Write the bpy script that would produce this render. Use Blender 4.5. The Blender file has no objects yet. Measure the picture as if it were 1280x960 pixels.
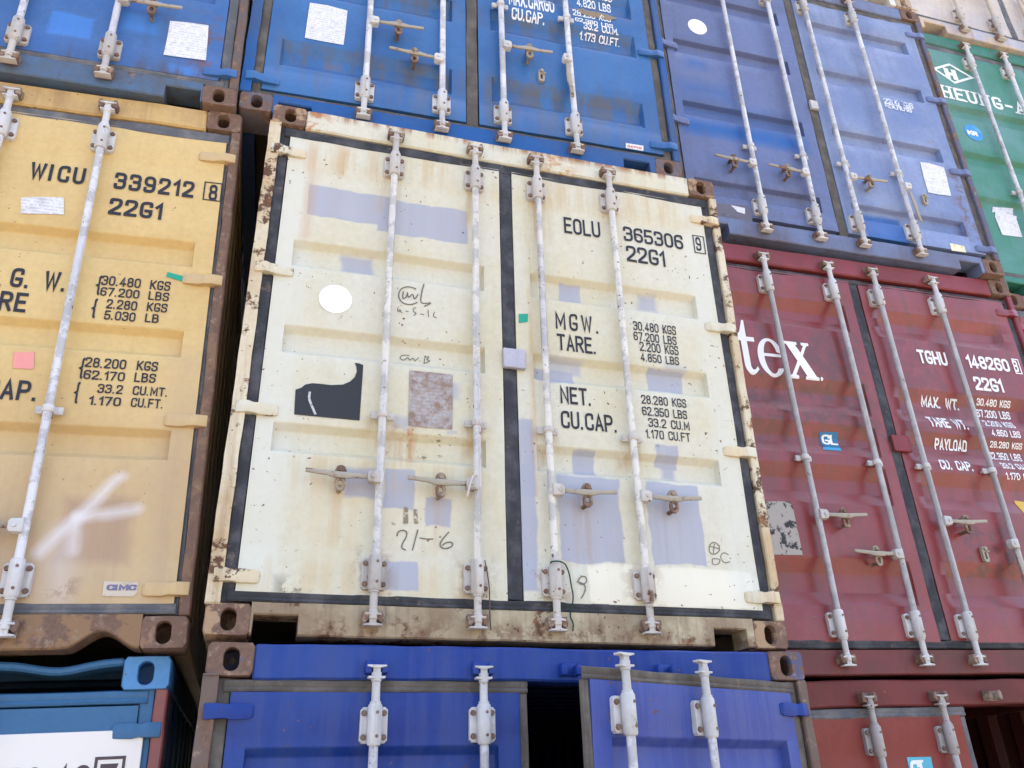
import bpy, bmesh, math, random
from mathutils import Vector, Matrix, noise
R=math.radians
random.seed(7)
scene=bpy.context.scene
C=scene.collection
# ------------------------------------------------------------------ camera
W_,H_=1280,960
CAM=Vector((-1.00596,-3.34538,2.0077)); YAW,PIT,ROL=R(16.4771),R(26.48774),R(-1.5019); FPX=1056.55
fw=Vector((math.sin(YAW)*math.cos(PIT),math.cos(YAW)*math.cos(PIT),math.sin(PIT)))
rt=Vector((math.cos(YAW),-math.sin(YAW),0)); up=rt.cross(fw)
rt,up=math.cos(ROL)*rt+math.sin(ROL)*up,-math.sin(ROL)*rt+math.cos(ROL)*up
cd=bpy.data.cameras.new('camera'); cam=bpy.data.objects.new('camera',cd); C.objects.link(cam)
cd.sensor_width=36; cd.lens=36*FPX/W_; cd.clip_start=.05; cd.clip_end=6000
M=Matrix((rt,up,-fw)).transposed().to_4x4(); M.translation=CAM; cam.matrix_world=M
scene.camera=cam
# ------------------------------------------------------------------ sky, sun, exposure
SUN_EL,SUN_AZ=R(62),R(28)           # azimuth clockwise from +Y: high behind the stacks, so the door ends stand in open shade
world=bpy.data.worlds.new('World'); scene.world=world; world.use_nodes=True
wn=world.node_tree; bg=wn.nodes['Background']
sky=wn.nodes.new('ShaderNodeTexSky'); sky.sky_type='NISHITA'; sky.sun_disc=False
sky.sun_elevation=SUN_EL; sky.sun_rotation=SUN_AZ; sky.air_density=1.0; sky.dust_density=4.5; sky.ozone_density=1.0
wn.links.new(sky.outputs[0],bg.inputs[0]); bg.inputs[1].default_value=.15
sl=bpy.data.lights.new('sun','SUN'); sl.energy=2.0; sl.angle=R(.55); sl.color=(1,.95,.87)
so=bpy.data.objects.new('sun',sl); C.objects.link(so)
sd=Vector((math.sin(SUN_AZ)*math.cos(SUN_EL),math.cos(SUN_AZ)*math.cos(SUN_EL),math.sin(SUN_EL)))
so.rotation_euler=sd.to_track_quat('Z','Y').to_euler(); so.location=(0,-20,30)
scene.view_settings.view_transform='Standard'; scene.view_settings.look='None'
scene.view_settings.exposure=2.2; scene.view_settings.gamma=1
# ------------------------------------------------------------------ helpers: objects
def lin(r,g,b,k=1/1.2):
    f=lambda c:(c/255/12.92 if c<10.3 else ((c/255+.055)/1.055)**2.4)
    return tuple(min(.85,f(c)*k) for c in (r,g,b))+(1,)
def tg(r,g,b,s=.035,k=1/1.3):
    f=lambda c:(c/255/12.92 if c<10.3 else ((c/255+.055)/1.055)**2.4)
    return tuple(max(.004,min(.8,(f(c)-s)*k)) for c in (r,g,b))+(1,)
def finish(bm,name,smooth=None):
    bmesh.ops.recalc_face_normals(bm,faces=bm.faces[:])
    me=bpy.data.meshes.new(name); bm.to_mesh(me); bm.free()
    if smooth is not None and len(me.polygons):
        me.polygons.foreach_set('use_smooth',[True]*len(me.polygons))
        me.set_sharp_from_angle(angle=R(smooth))
    return me
def put(name,me,mat,parent=None,loc=(0,0,0),mtx=None,label=None,rz=0):
    o=bpy.data.objects.new(name,me); C.objects.link(o)
    if mat is not None:
        if not me.materials: me.materials.append(mat)
        if me.materials[0]!=mat:
            o.material_slots[0].link='OBJECT'; o.material_slots[0].material=mat
    o.parent=parent
    m=Matrix.Translation(loc)@Matrix.Rotation(rz,4,'Y')
    o.matrix_local=(mtx@m) if mtx is not None else m
    if label: o['label']=label
    return o
def box(bm,x0,x1,y0,y1,z0,z1,bev=0,cuts=0,axis=2):
    r=bmesh.ops.create_cube(bm,size=1); vs=r['verts']
    for v in vs:
        v.co=Vector((x0 if v.co.x<0 else x1,y0 if v.co.y<0 else y1,z0 if v.co.z<0 else z1))
    es=list({e for v in vs for e in v.link_edges})
    if bev:
        g=bmesh.ops.bevel(bm,geom=es,offset=bev,segments=1,affect='EDGES',profile=.5)
        vs=list({v for f in g['faces'] for v in f.verts}); es=list({e for v in vs for e in v.link_edges})
    if cuts:
        L=abs((x1-x0,y1-y0,z1-z0)[axis])
        ee=[e for e in es if e.is_valid and abs((e.verts[0].co-e.verts[1].co)[axis])>L*.8]
        bmesh.ops.subdivide_edges(bm,edges=ee,cuts=cuts,use_grid_fill=True)
def prism(bm,poly,y0,y1,bev=0):
    a=[bm.verts.new((x,y0,z)) for x,z in poly]; b=[bm.verts.new((x,y1,z)) for x,z in poly]
    n=len(a); f=[bm.faces.new(a),bm.faces.new(b[::-1])]
    for i in range(n): f.append(bm.faces.new((a[i],b[i],b[(i+1)%n],a[(i+1)%n])))
    if bev:
        es=list({e for e in f[0].edges})
        bmesh.ops.bevel(bm,geom=es,offset=bev,segments=2,affect='EDGES',profile=.5)
def tube(bm,pts,r,n=12,cap=True):
    pts=[Vector(p) for p in pts]; rings=[]
    rr=r if isinstance(r,(list,tuple)) else [r]*len(pts)
    for i,p in enumerate(pts):
        t=(pts[min(i+1,len(pts)-1)]-pts[max(i-1,0)]).normalized()
        a=t.cross(Vector((0,1,0)) if abs(t.y)<.9 else Vector((1,0,0))).normalized(); b=t.cross(a)
        rings.append([bm.verts.new(p+rr[i]*(math.cos(6.2832*k/n)*a+math.sin(6.2832*k/n)*b)) for k in range(n)])
    for u,v in zip(rings,rings[1:]):
        for k in range(n): bm.faces.new((u[k],u[(k+1)%n],v[(k+1)%n],v[k]))
    if cap: bm.faces.new(rings[0]); bm.faces.new(rings[-1][::-1])
def warp(bm,amp,sc,seed=0.):
    for v in bm.verts:
        d=noise.noise_vector(v.co*sc+Vector((seed,seed*1.7,seed*.3)))
        v.co+=d*amp
# ------------------------------------------------------------------ helpers: materials
class NT:
    def __init__(s,name,rough=.5,spec=.35,metal=0):
        s.m=bpy.data.materials.new(name); s.m.use_nodes=True; s.t=s.m.node_tree
        s.b=s.t.nodes['Principled BSDF']; s.b.inputs['Roughness'].default_value=rough
        s.b.inputs['Specular IOR Level'].default_value=spec; s.b.inputs['Metallic'].default_value=metal
        s.tc=s.t.nodes.new('ShaderNodeTexCoord').outputs['Object']
    def n(s,ty,ins=(),**kw):
        nd=s.t.nodes.new(ty)
        for k,v in kw.items(): setattr(nd,k,v)
        for k,v in (ins.items() if isinstance(ins,dict) else enumerate(ins)):
            if v is None: continue
            if hasattr(v,'is_linked'): s.t.links.new(v,nd.inputs[k])
            else: nd.inputs[k].default_value=v
        return nd
    def math(s,op,a,b=None,c=None,clamp=False):
        return s.n('ShaderNodeMath',[a,b,c],operation=op,use_clamp=clamp).outputs[0]
    def mix(s,f,a,b,blend='MIX'):
        nd=s.n('ShaderNodeMix',{0:f,6:a,7:b},data_type='RGBA',blend_type=blend); return nd.outputs[2]
    def vmul(s,v,k): return s.n('ShaderNodeVectorMath',[v,k],operation='MULTIPLY').outputs[0]
    def vadd(s,v,k): return s.n('ShaderNodeVectorMath',[v,k],operation='ADD').outputs[0]
    def noise(s,v,scale,detail=4,rough=.55,dist=0):
        return s.n('ShaderNodeTexNoise',{'Vector':v,'Scale':scale,'Detail':detail,'Roughness':rough,'Distortion':dist}).outputs[0]
    def ramp(s,v,a,b):
        return s.n('ShaderNodeMapRange',[v,a,b,0.,1.],interpolation_type='SMOOTHSTEP').outputs[0]
    def col(s,c): s.t.links.new(c,s.b.inputs['Base Color'])
    def bump(s,h,strength=.3,dist=.005):
        o=s.n('ShaderNodeBump',{'Strength':strength,'Distance':dist,'Height':h}).outputs[0]; s.t.links.new(o,s.b.inputs['Normal'])
def mk_groups():
    def grp(name,floats):
        g=bpy.data.node_groups.new(name,'ShaderNodeTree')
        g.interface.new_socket('Vector',in_out='INPUT',socket_type='NodeSocketVector')
        for f in floats: g.interface.new_socket(f,in_out='INPUT',socket_type='NodeSocketFloat')
        g.interface.new_socket('Mask',in_out='OUTPUT',socket_type='NodeSocketFloat')
        gi=g.nodes.new('NodeGroupInput'); go=g.nodes.new('NodeGroupOutput')
        def mth(op,a,b=None,clamp=False):
            nd=g.nodes.new('ShaderNodeMath'); nd.operation=op; nd.use_clamp=clamp
            for i,v in enumerate((a,b)):
                if v is None: continue
                if hasattr(v,'is_linked'): g.links.new(v,nd.inputs[i])
                else: nd.inputs[i].default_value=v
            return nd.outputs[0]
        sp=g.nodes.new('ShaderNodeSeparateXYZ'); g.links.new(gi.outputs[0],sp.inputs[0])
        return g,gi,go,mth,sp
    def close(g,go,mth,m,soft):
        t=mth('DIVIDE',m,soft); t=mth('MULTIPLY',t,-.5); t=mth('ADD',t,.5,True)
        g.links.new(t,go.inputs[0])
    g,gi,go,mth,sp=grp('rect_mask',['cx','cz','hx','hz','soft'])
    dx=mth('SUBTRACT',mth('ABSOLUTE',mth('SUBTRACT',sp.outputs[0],gi.outputs['cx'])),gi.outputs['hx'])
    dz=mth('SUBTRACT',mth('ABSOLUTE',mth('SUBTRACT',sp.outputs[2],gi.outputs['cz'])),gi.outputs['hz'])
    close(g,go,mth,mth('MAXIMUM',dx,dz),gi.outputs['soft'])
    g2,gi,go,mth,sp=grp('segment_mask',['ax','az','bx','bz','r','soft'])
    o=gi.outputs
    px=mth('SUBTRACT',sp.outputs[0],o['ax']); pz=mth('SUBTRACT',sp.outputs[2],o['az'])
    bx=mth('SUBTRACT',o['bx'],o['ax']); bz=mth('SUBTRACT',o['bz'],o['az'])
    dot=mth('ADD',mth('MULTIPLY',px,bx),mth('MULTIPLY',pz,bz)); ll=mth('ADD',mth('MULTIPLY',bx,bx),mth('MULTIPLY',bz,bz))
    t=mth('DIVIDE',dot,ll,True)
    ex=mth('SUBTRACT',px,mth('MULTIPLY',t,bx)); ez=mth('SUBTRACT',pz,mth('MULTIPLY',t,bz))
    d=mth('SQRT',mth('ADD',mth('MULTIPLY',ex,ex),mth('MULTIPLY',ez,ez)))
    close(g2,go,mth,mth('SUBTRACT',d,o['r']),o['soft'])
    return g,g2
G_RECT,G_SEG=mk_groups()
RUST_D=(.055,.028,.018,1); RUST_M=(.17,.085,.045,1); RUST_O=(.36,.17,.06,1)
def paint(name,base,alt,rust=.2,dirt=.3,patches=(),rough=.43,spec=.27,dirt_col=(.16,.12,.085,1),chips=.3,bumpk=1.,streak=9.,spread=(.42,.62)):
    s=NT(name,rough,spec); t=s.tc
    loc=s.n('ShaderNodeObjectInfo').outputs['Location']
    v=s.vadd(t,s.vmul(loc,(1.37,1.37,1.37)))
    n1=s.noise(v,1.7,5,.6); c=s.mix(s.ramp(n1,spread[0],spread[1]),base,alt)
    nf=s.noise(v,38,3,.6); c=s.mix(.16,c,s.mix(nf,(.0,.0,.0,1),(1,1,1,1)),'OVERLAY')
    stv=s.vmul(v,(streak,streak,.55)); st=s.noise(stv,1.6,6,.65)
    ed=s.vadd(t,s.vmul(s.vadd(s.n('ShaderNodeTexNoise',{'Vector':t,'Scale':9,'Detail':7}).outputs[1],(-.5,-.5,-.5)),(.042,.042,.042)))
    late=[]
    for p in patches:
        if p[0]=='seg':
            _,ax,az,bx,bz,r,co,al,soft=p
            g=s.n('ShaderNodeGroup',node_tree=G_SEG); 
            for k,x in zip(('ax','az','bx','bz','r','soft'),(ax,az,bx,bz,r,soft)): g.inputs[k].default_value=x
        else:
            kind,(x0,x1,z0,z1),co,al,soft=p
            g=s.n('ShaderNodeGroup',node_tree=G_RECT)
            for k,x in zip(('cx','cz','hx','hz','soft'),((x0+x1)/2,(z0+z1)/2,abs(x1-x0)/2,abs(z1-z0)/2,soft)): g.inputs[k].default_value=x
        s.t.links.new(ed,g.inputs[0])
        m=s.math('MULTIPLY',g.outputs[0],s.math('MULTIPLY_ADD',st,.5*al,.74*al,True))
        if p[0]=='streak': m=s.math('MULTIPLY',m,s.ramp(st,.4,.62))
        if p[0]=='blot': m=s.math('MULTIPLY',m,s.ramp(s.noise(v,11,6,.7),.47,.56))
        c=s.mix(m,c,co)
    # dirt streaks, rust, chips
    dm=s.math('MULTIPLY',s.ramp(st,.48,.78),dirt); c=s.mix(dm,c,dirt_col)
    nr=s.noise(v,5.5,9,.72); k=.70-.30*rust
    rm=s.ramp(nr,k,k+.05); rc=s.mix(s.noise(v,23,5,.7),RUST_D,RUST_M); rc=s.mix(s.ramp(s.noise(v,9,4),.55,.75),rc,RUST_O)
    c=s.mix(s.math('MULTIPLY',rm,min(1,rust*3)),c,rc)
    if chips:
        ch=s.noise(v,46,2,.5); cm=s.math('MULTIPLY',s.ramp(ch,.73-.05*chips,.76-.05*chips),s.ramp(s.noise(v,2.3,2),.45,.6)); c=s.mix(cm,c,rc)
    s.col(c)
    ro=s.math('ADD',s.math('MULTIPLY',rm,.35*min(1,rust*3)),s.math('MULTIPLY_ADD',n1,.22,rough-.1)); s.t.links.new(ro,s.b.inputs['Roughness'])
    h=s.math('ADD',s.math('MULTIPLY',s.noise(v,2.6,2),.9*bumpk),s.math('ADD',s.math('MULTIPLY',nf,.05),s.math('MULTIPLY',rm,-.07)))
    s.bump(h,.55,.012)
    return s.m
def rusty(name,tint,amt=.5):
    s=NT(name,.78,.2); loc=s.n('ShaderNodeObjectInfo').outputs['Location']; v=s.vadd(s.tc,s.vmul(loc,(1.9,1.9,1.9)))
    a=s.noise(v,13,8,.7); b=s.noise(v,48,5,.7)
    c=s.mix(b,(.085,.050,.038,1),(.25,.155,.115,1)); c=s.mix(s.ramp(a,.52,.75),c,(.36,.235,.165,1)); c=s.mix(s.ramp(s.noise(v,7,6,.7),.62-.3*amt,.66-.3*amt),c,tint)
    c=s.mix(s.ramp(s.noise(v,30,5,.6),.58,.7),c,(.27,.2,.15,1))
    s.col(c); s.bump(s.math('ADD',a,s.math('MULTIPLY',b,.4)),.5,.006); return s.m
def rubber(name,c0,c1):
    s=NT(name,.7,.25); v=s.vmul(s.tc,(9,9,9)); n=s.noise(v,1,6,.65); c=s.mix(s.ramp(n,.4,.7),c0,c1)
    c=s.mix(s.math('MULTIPLY',s.ramp(s.noise(s.tc,17,6,.7),.6,.68),.55),c,(.2,.15,.11,1)); s.col(c); s.bump(n,.4,.004); return s.m
def ink(name,c,under,wear=.25,rough=.5,sc=34.):
    s=NT(name,rough,.3); a=s.noise(s.tc,sc,6,.7); b=s.noise(s.tc,4.5,4,.6)
    m=s.math('MULTIPLY',s.ramp(a,.68-.2*wear,.74-.2*wear),s.ramp(b,.62-.3*wear,.75-.3*wear)); s.col(s.mix(m,c,under)); return s.m
def plate(name,c0,c1,sc=22.,thr=(.5,.66),rough=.5,lines=False):
    s=NT(name,rough,.3); loc=s.n('ShaderNodeObjectInfo').outputs['Location']; v=s.vadd(s.tc,loc)
    a=s.noise(v,sc,8,.7); c=s.mix(s.ramp(a,*thr),c0,c1); 
    if lines:
        xyz=s.n('ShaderNodeSeparateXYZ',[s.tc]); zr=s.math('MULTIPLY',xyz.outputs[2],58.); row=s.math('FLOOR',zr)
        cv=s.n('ShaderNodeCombineXYZ',[s.math('MULTIPLY',xyz.outputs[0],75.),s.math('MULTIPLY',row,3.7),0.]).outputs[0]
        g=s.ramp(s.noise(cv,1,1,.5),.44,.5); g=s.math('MULTIPLY',g,s.math('GREATER_THAN',s.math('FRACT',zr),.5))
        blk=s.ramp(s.noise(s.n('ShaderNodeCombineXYZ',[s.math('MULTIPLY',xyz.outputs[0],5.),s.math('MULTIPLY',row,.31),7.]).outputs[0],1,1,.5),.36,.42)
        c=s.mix(s.math('MULTIPLY',s.math('MULTIPLY',g,blk),.26),c,(.16,.17,.24,1))
    s.col(c); return s.m
# ------------------------------------------------------------------ pixel -> place on a container front
CH=2.591
POSE={'A':(-2.619,.035,5.107,0,.0297),'B':(-2.49,.08,2.51,0,.0367),'C':(-2.449,.15,-.094,0,.0349),
 'D':(-.175,.046,5.186,-.01885,.0052),'E':(0,0,2.591,0,0),'F':(.039,-.03,-.022,-.0081,.0042),
 'G':(2.433,.402,5.178,-.0111,.0013),'H':(2.545,.44,2.56,.0035,.021),'I':(2.55,.44,-.05,0,.021),
 'J':(4.88,.54,5.186,0,0),'K':(4.86,.50,7.781,0,0),'L':(2.399,.379,7.776,0,0),'M':(5.0,.56,2.59,0,0)}
def frame(k):
    x,y,z,yaw,roll=POSE[k]; cy,sy=math.cos(yaw),math.sin(yaw); c,s=math.cos(roll),math.sin(roll)
    X=Vector((cy*c,sy*c,s)); Z=Vector((-cy*s,-sy*s,c)); Y=Z.cross(X)
    return Matrix((X,Y,Z)),Vector((x,y,z))
def P(k,u,v,dep=.015):
    F,T=frame(k); d=rt*((u-W_/2)/FPX)-up*((v-H_/2)/FPX)+fw
    o=F@(CAM-T); d=F@d; t=(dep-o.y)/d.y; q=o+t*d; return q.x,q.z
def PD(k,d,u,v):     # first meeting of the pixel's ray with the pressed door surface
    dep=FACE-.006; last=dep
    while dep<.075:
        x,z=P(k,u,v,dep)
        if dep>=d.y(x,z): break
        dep+=.0012
    return P(k,u,v,dep)
def PR(k,u0,v0,u1,v1,dep=.015):
    a=P(k,u0,v0,dep); b=P(k,u1,v1,dep); return (min(a[0],b[0]),max(a[0],b[0]),min(a[1],b[1]),max(a[1],b[1]))
FACE=.015
# ------------------------------------------------------------------ stroke lettering
def arcpts(pts,closed,r):
    out=[]; n=len(pts)
    for i,p in enumerate(pts):
        if len(p)<3 or (not closed and i in (0,n-1)): out.append(Vector(p[:2])); continue
        a=Vector(pts[i-1][:2]); b=Vector(p[:2]); c=Vector(pts[(i+1)%n][:2])
        k=min(r*p[2],(a-b).length*.5,(c-b).length*.5); s=b+(a-b).normalized()*k; e=b+(c-b).normalized()*k
        for t in (0,.25,.5,.75,1): out.append(s*(1-t)**2+b*2*t*(1-t)+e*t*t)
    o2=[out[0]]
    for p in out[1:]:
        if (p-o2[-1]).length>1e-4: o2.append(p)
    if closed and (o2[0]-o2[-1]).length<1e-4: o2.pop()
    return o2
w=.48; m_=.5
GL={
'A':[[(0,0),(w/2,1),(w,0)],[(.09,.3),(w-.09,.3)]],
'B':[[(0,.53),(0,1),(w-.03,1,1),(w-.03,.53,1),(0,.53),(0,0),(w,0,1),(w,.53,1),(0.05,.53)]],
'C':[[(w,.74),(w,1,1),(0,1,1),(0,0,1),(w,0,1),(w,.26)]],
'D':['c',[(0,0),(0,1),(w,1,1.1),(w,0,1.1)]],
'E':[[(w*.9,1),(0,1),(0,0),(w*.9,0)],[(0,.52),(w*.75,.52)]],
'F':[[(w*.9,1),(0,1),(0,0)],[(0,.52),(w*.75,.52)]],
'G':[[(w,.80),(w,1,1),(0,1,1),(0,0,1),(w,0,1),(w,.42),(w*.5,.42)]],
'H':[[(0,0),(0,1)],[(w,0),(w,1)],[(0,.5),(w,.5)]],
'I':[[(.0,0),(.0,1)]],
'K':[[(0,0),(0,1)],[(w,1),(.04,.42)],[(.16,.55),(w,0)]],
'L':[[(0,1),(0,0),(w*.85,0)]],
'M':[[(0,0),(0,1),(.3,.25),(.6,1),(.6,0)]],
'N':[[(0,0),(0,1),(w,0),(w,1)]],
'O':['c',[(0,0,1),(0,1,1),(w,1,1),(w,0,1)]],
'P':[[(0,0),(0,1),(w,1,1),(w,.45,1),(0,.45)]],
'R':[[(0,0),(0,1),(w,1,1),(w,.5,1),(0,.5)],[(w*.5,.5),(w,0)]],
'S':[[(w,.78),(w,1,1),(0,1,1),(0,.53,1),(w,.53,1),(w,0,1),(0,0,1),(0,.22)]],
'T':[[(0,1),(w,1)],[(w/2,1),(w/2,0)]],
'U':[[(0,1),(0,0,1),(w,0,1),(w,1)]],
'V':[[(0,1),(w/2,0),(w,1)]],
'W':[[(0,1),(.16,0),(.33,.9),(.5,0),(.66,1)]],
'X':[[(0,0),(w,1)],[(0,1),(w,0)]],
'Y':[[(0,1),(w/2,.45),(w,1)],[(w/2,.45),(w/2,0)]],
'0':['c',[(0,0,1),(0,1,1),(w,1,1),(w,0,1)]],
'1':[[(.0,.75),(.2,1),(.2,0)]],
'2':[[(0,.76),(0,1,1),(w,1,1),(w,.6,.8),(0,.08),(0,0),(w,0)]],
'3':[[(0,.80),(0,1,1),(w,1,1),(w,.53,1),(w*.4,.53)],[(w*.4,.53),(w,.53,1),(w,0,1),(0,0,1),(0,.20)]],
'4':[[(w*.7,0),(w*.7,1),(0,.25),(w*1.05,.25)]],
'5':[[(w*.92,1),(.03,1),(.0,.52),(w,.6,1),(w,0,1),(0,0,1),(0,.20)]],
'6':[[(w,.82),(w,1,1),(0,1,1),(0,0,1),(w,0,1),(w,.56,1),(0,.56)]],
'7':[[(0,1),(w,1),(w*.35,0)]],
'8':['c',[(.02,.53,1),(.02,1,1),(w-.02,1,1),(w-.02,.53,1)],'c',[(0,0,1),(0,.53,1),(w,.53,1),(w,0,1)]],
'9':[[(0,.18),(0,0,1),(w,0,1),(w,1,1),(0,1,1),(0,.44,1),(w,.44)]],
'-':[[(0,.45),(w*.7,.45)]],
'.':[[(0,.0),(0,.09)]],
'{':[[(.2,1),(.1,.97,1),(.1,.55,.6),(0,.5),(.1,.45,.6),(.1,.03,1),(.2,0)]],
}
GW={'I':.0,'M':.6,'W':.66,'1':.2,'.':.0,'L':.41,'E':.44,'F':.44,'-':.34,'{':.2,' ':.3,'4':.5}
def ribbon(bm,pts,hw,closed,y,T):
    n=len(pts); L=[];Rr=[]
    for i,p in enumerate(pts):
        a=pts[i-1] if (closed or i>0) else None; b=pts[(i+1)%n] if (closed or i<n-1) else None
        d1=(p-a).normalized() if a is not None else (b-p).normalized(); d2=(b-p).normalized() if b is not None else d1
        n1=Vector((-d1.y,d1.x)); n2=Vector((-d2.y,d2.x)); nn=(n1+n2)
        nn=nn.normalized() if nn.length>1e-5 else n1; k=hw/max(.45,nn.dot(n1))
        q=p.copy()
        if not closed and i==0: q=p-d1*hw*.0
        L.append(bm.verts.new(T(q+nn*k,y))); Rr.append(bm.verts.new(T(q-nn*k,y)))
    for i in range(n if closed else n-1):
        j=(i+1)%n; bm.faces.new((L[i],L[j],Rr[j],Rr[i]))
def glyph_strokes(ch):
    g=GL.get(ch,[]); out=[]; closed=False
    for s in g:
        if s=='c': closed=True; continue
        out.append((s,closed)); closed=False
    return out
def text_bm(txt,x0,x1,z0,h,wt=.13,gap=.2,rr=.24,serif=False,slant=0.,word=None):
    adv=0; pos=[]
    for ch in txt:
        wd=GW.get(ch,w); pos.append(adv); adv+=wd+gap+ (wt*.6 if ch in '.I' else 0)
    tot=adv-gap; kx=(x1-x0)/(tot+wt); kz=h
    bm=bmesh.new(); wi=0
    for ch,a in zip(txt,pos):
        if ch==' ': wi+=1; continue
        if word is not None and wi!=word: continue
        for i,(s,cl) in enumerate(glyph_strokes(ch)):
            hw=wt/2; pts=[(p[0],hw+p[1]*(1-2*hw) if ch!='.' else p[1]*1.0)+tuple(p[2:]) for p in s]
            if ch=='.': pts=[(0,0),(0,wt*1.05)]
            q=arcpts(pts,cl,rr)
            # open strokes that end on the top or base line are drawn out to it
            if not cl and ch not in '.{':
                for e,f in ((0,1),(-1,-2)):
                    d=(q[e]-q[f]).normalized(); q[e]=q[e]+d*hw*.98
            T=lambda v,y:Vector((x0+(a+hw+v.x+slant*v.y)*kx,y,z0+v.y*kz))
            ribbon(bm,q,hw,cl,-.00012*i,T)
        if serif and ch not in '-.':
            ends=[p for s,cl in glyph_strokes(ch) if not cl for p in (s[0],s[-1]) if p[1] in (0,1)]
            for j,p in enumerate(ends):
                zz=wt*.3 if p[1]==0 else 1-wt*.3
                ribbon(bm,[Vector((p[0]-wt*1.15,zz)),Vector((p[0]+wt*1.15,zz))],wt*.3,False,-.0006-.00012*j,lambda v,y:Vector((x0+(a+wt/2+v.x)*kx,y,z0+v.y*kz)))
    return bm
# ------------------------------------------------------------------ door surface
class Door:
    """front panel of one door leaf: recesses pressed inwards, plate seams, light dents"""
    def __init__(s,xa,xb,ra,rb,recs,depth=.036,slope=.028,endw=.006,seams=(2.24,.30),dent=.0022,seed=0,z0=.165,z1=2.42):
        s.__dict__.update(locals()); s.pr=[]
        for (a,b) in sorted(recs,key=lambda q:q[0]):
            s.pr.append((b,b+slope,a-slope,a))
    def fz(s,z):
        for (a,b,c,d) in s.pr:
            if a<z<d:
                if z<b: return (z-a)/(b-a)
                if z>c: return (d-z)/(d-c)
                return 1.
        return 0.
    def fx(s,x):
        if x<=s.ra or x>=s.rb: return 0.
        return min(1.,(x-s.ra)/s.endw,(s.rb-x)/s.endw)
    def y(s,x,z):
        v=FACE+s.depth*s.fz(z)*s.fx(x)
        if s.seams and (z>s.seams[0] or z<s.seams[1]): v-=.0025
        if s.dent: v+=s.dent*2*noise.noise(Vector((x*2.2+s.seed,s.seed*1.3,z*2.2)))+s.dent*.8*noise.noise(Vector((x*7+s.seed,4.,z*7)))
        return v
    def zbreaks(s):
        out=[]
        for q in s.pr: out+=list(q)
        for q in (s.seams or ()): out+=[q-.0015,q+.0015]
        return sorted(out)
    def mesh(s):
        zs=[s.z0,s.z1]+s.zbreaks(); xs=[s.xa,s.xb,s.ra,s.ra+s.endw,s.rb-s.endw,s.rb]
        for q in s.pr:
            for k in q: zs+=[k-.005,k+.005]
        def fill(v,st):
            v=sorted(set(round(q,5) for q in v)); o=[v[0]]
            for a,b in zip(v,v[1:]):
                n=max(1,int((b-a)/st)); o+=[a+(b-a)*(i+1)/n for i in range(n)]
            return o
        zs=[z for z in fill(zs,.07) if s.z0-1e-4<=z<=s.z1+1e-4]; xs=[x for x in fill(xs,.09) if s.xa-1e-4<=x<=s.xb+1e-4]
        bm=bmesh.new()
        def yr(x,z):  # rounded pressing edges
            return (s.y(x,z)*2+s.y(x,z-.004)+s.y(x,z+.004))/4
        g=[[bm.verts.new((x,yr(x,z),z)) for x in xs] for z in zs]
        for r0,r1 in zip(g,g[1:]):
            for i in range(len(xs)-1): bm.faces.new((r0[i],r0[i+1],r1[i+1],r1[i]))
        rim=g[0]+[r[-1] for r in g[1:]]+g[-1][-2::-1]+[r[0] for r in g[-2:0:-1]]
        bk=[bm.verts.new((v.co.x,.058,v.co.z)) for v in rim]; n=len(rim)
        for i in range(n): bm.faces.new((rim[i],bk[i],bk[(i+1)%n],rim[(i+1)%n]))
        bm.faces.new(bk)
        return finish(bm,'door',35)
    def drape(s,bm,off=.002):
        lo=min(v.co.z for v in bm.verts); hi=max(v.co.z for v in bm.verts)
        br=[b for b in s.zbreaks() if lo<b<hi]
        k=lo+.12
        while k<hi: br.append(k); k+=.12
        for b in br:
            bmesh.ops.bisect_plane(bm,geom=bm.verts[:]+bm.edges[:]+bm.faces[:],plane_co=(0,0,b),plane_no=(0,0,1),dist=1e-6)
        lo=min(v.co.x for v in bm.verts); hi=max(v.co.x for v in bm.verts); k=lo+.15
        while k<hi:
            bmesh.ops.bisect_plane(bm,geom=bm.verts[:]+bm.edges[:]+bm.faces[:],plane_co=(k,0,0),plane_no=(1,0,0),dist=1e-6); k+=.15
        for v in bm.verts: v.co.y=s.y(v.co.x,v.co.z)-off+v.co.y
        return bm
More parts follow.
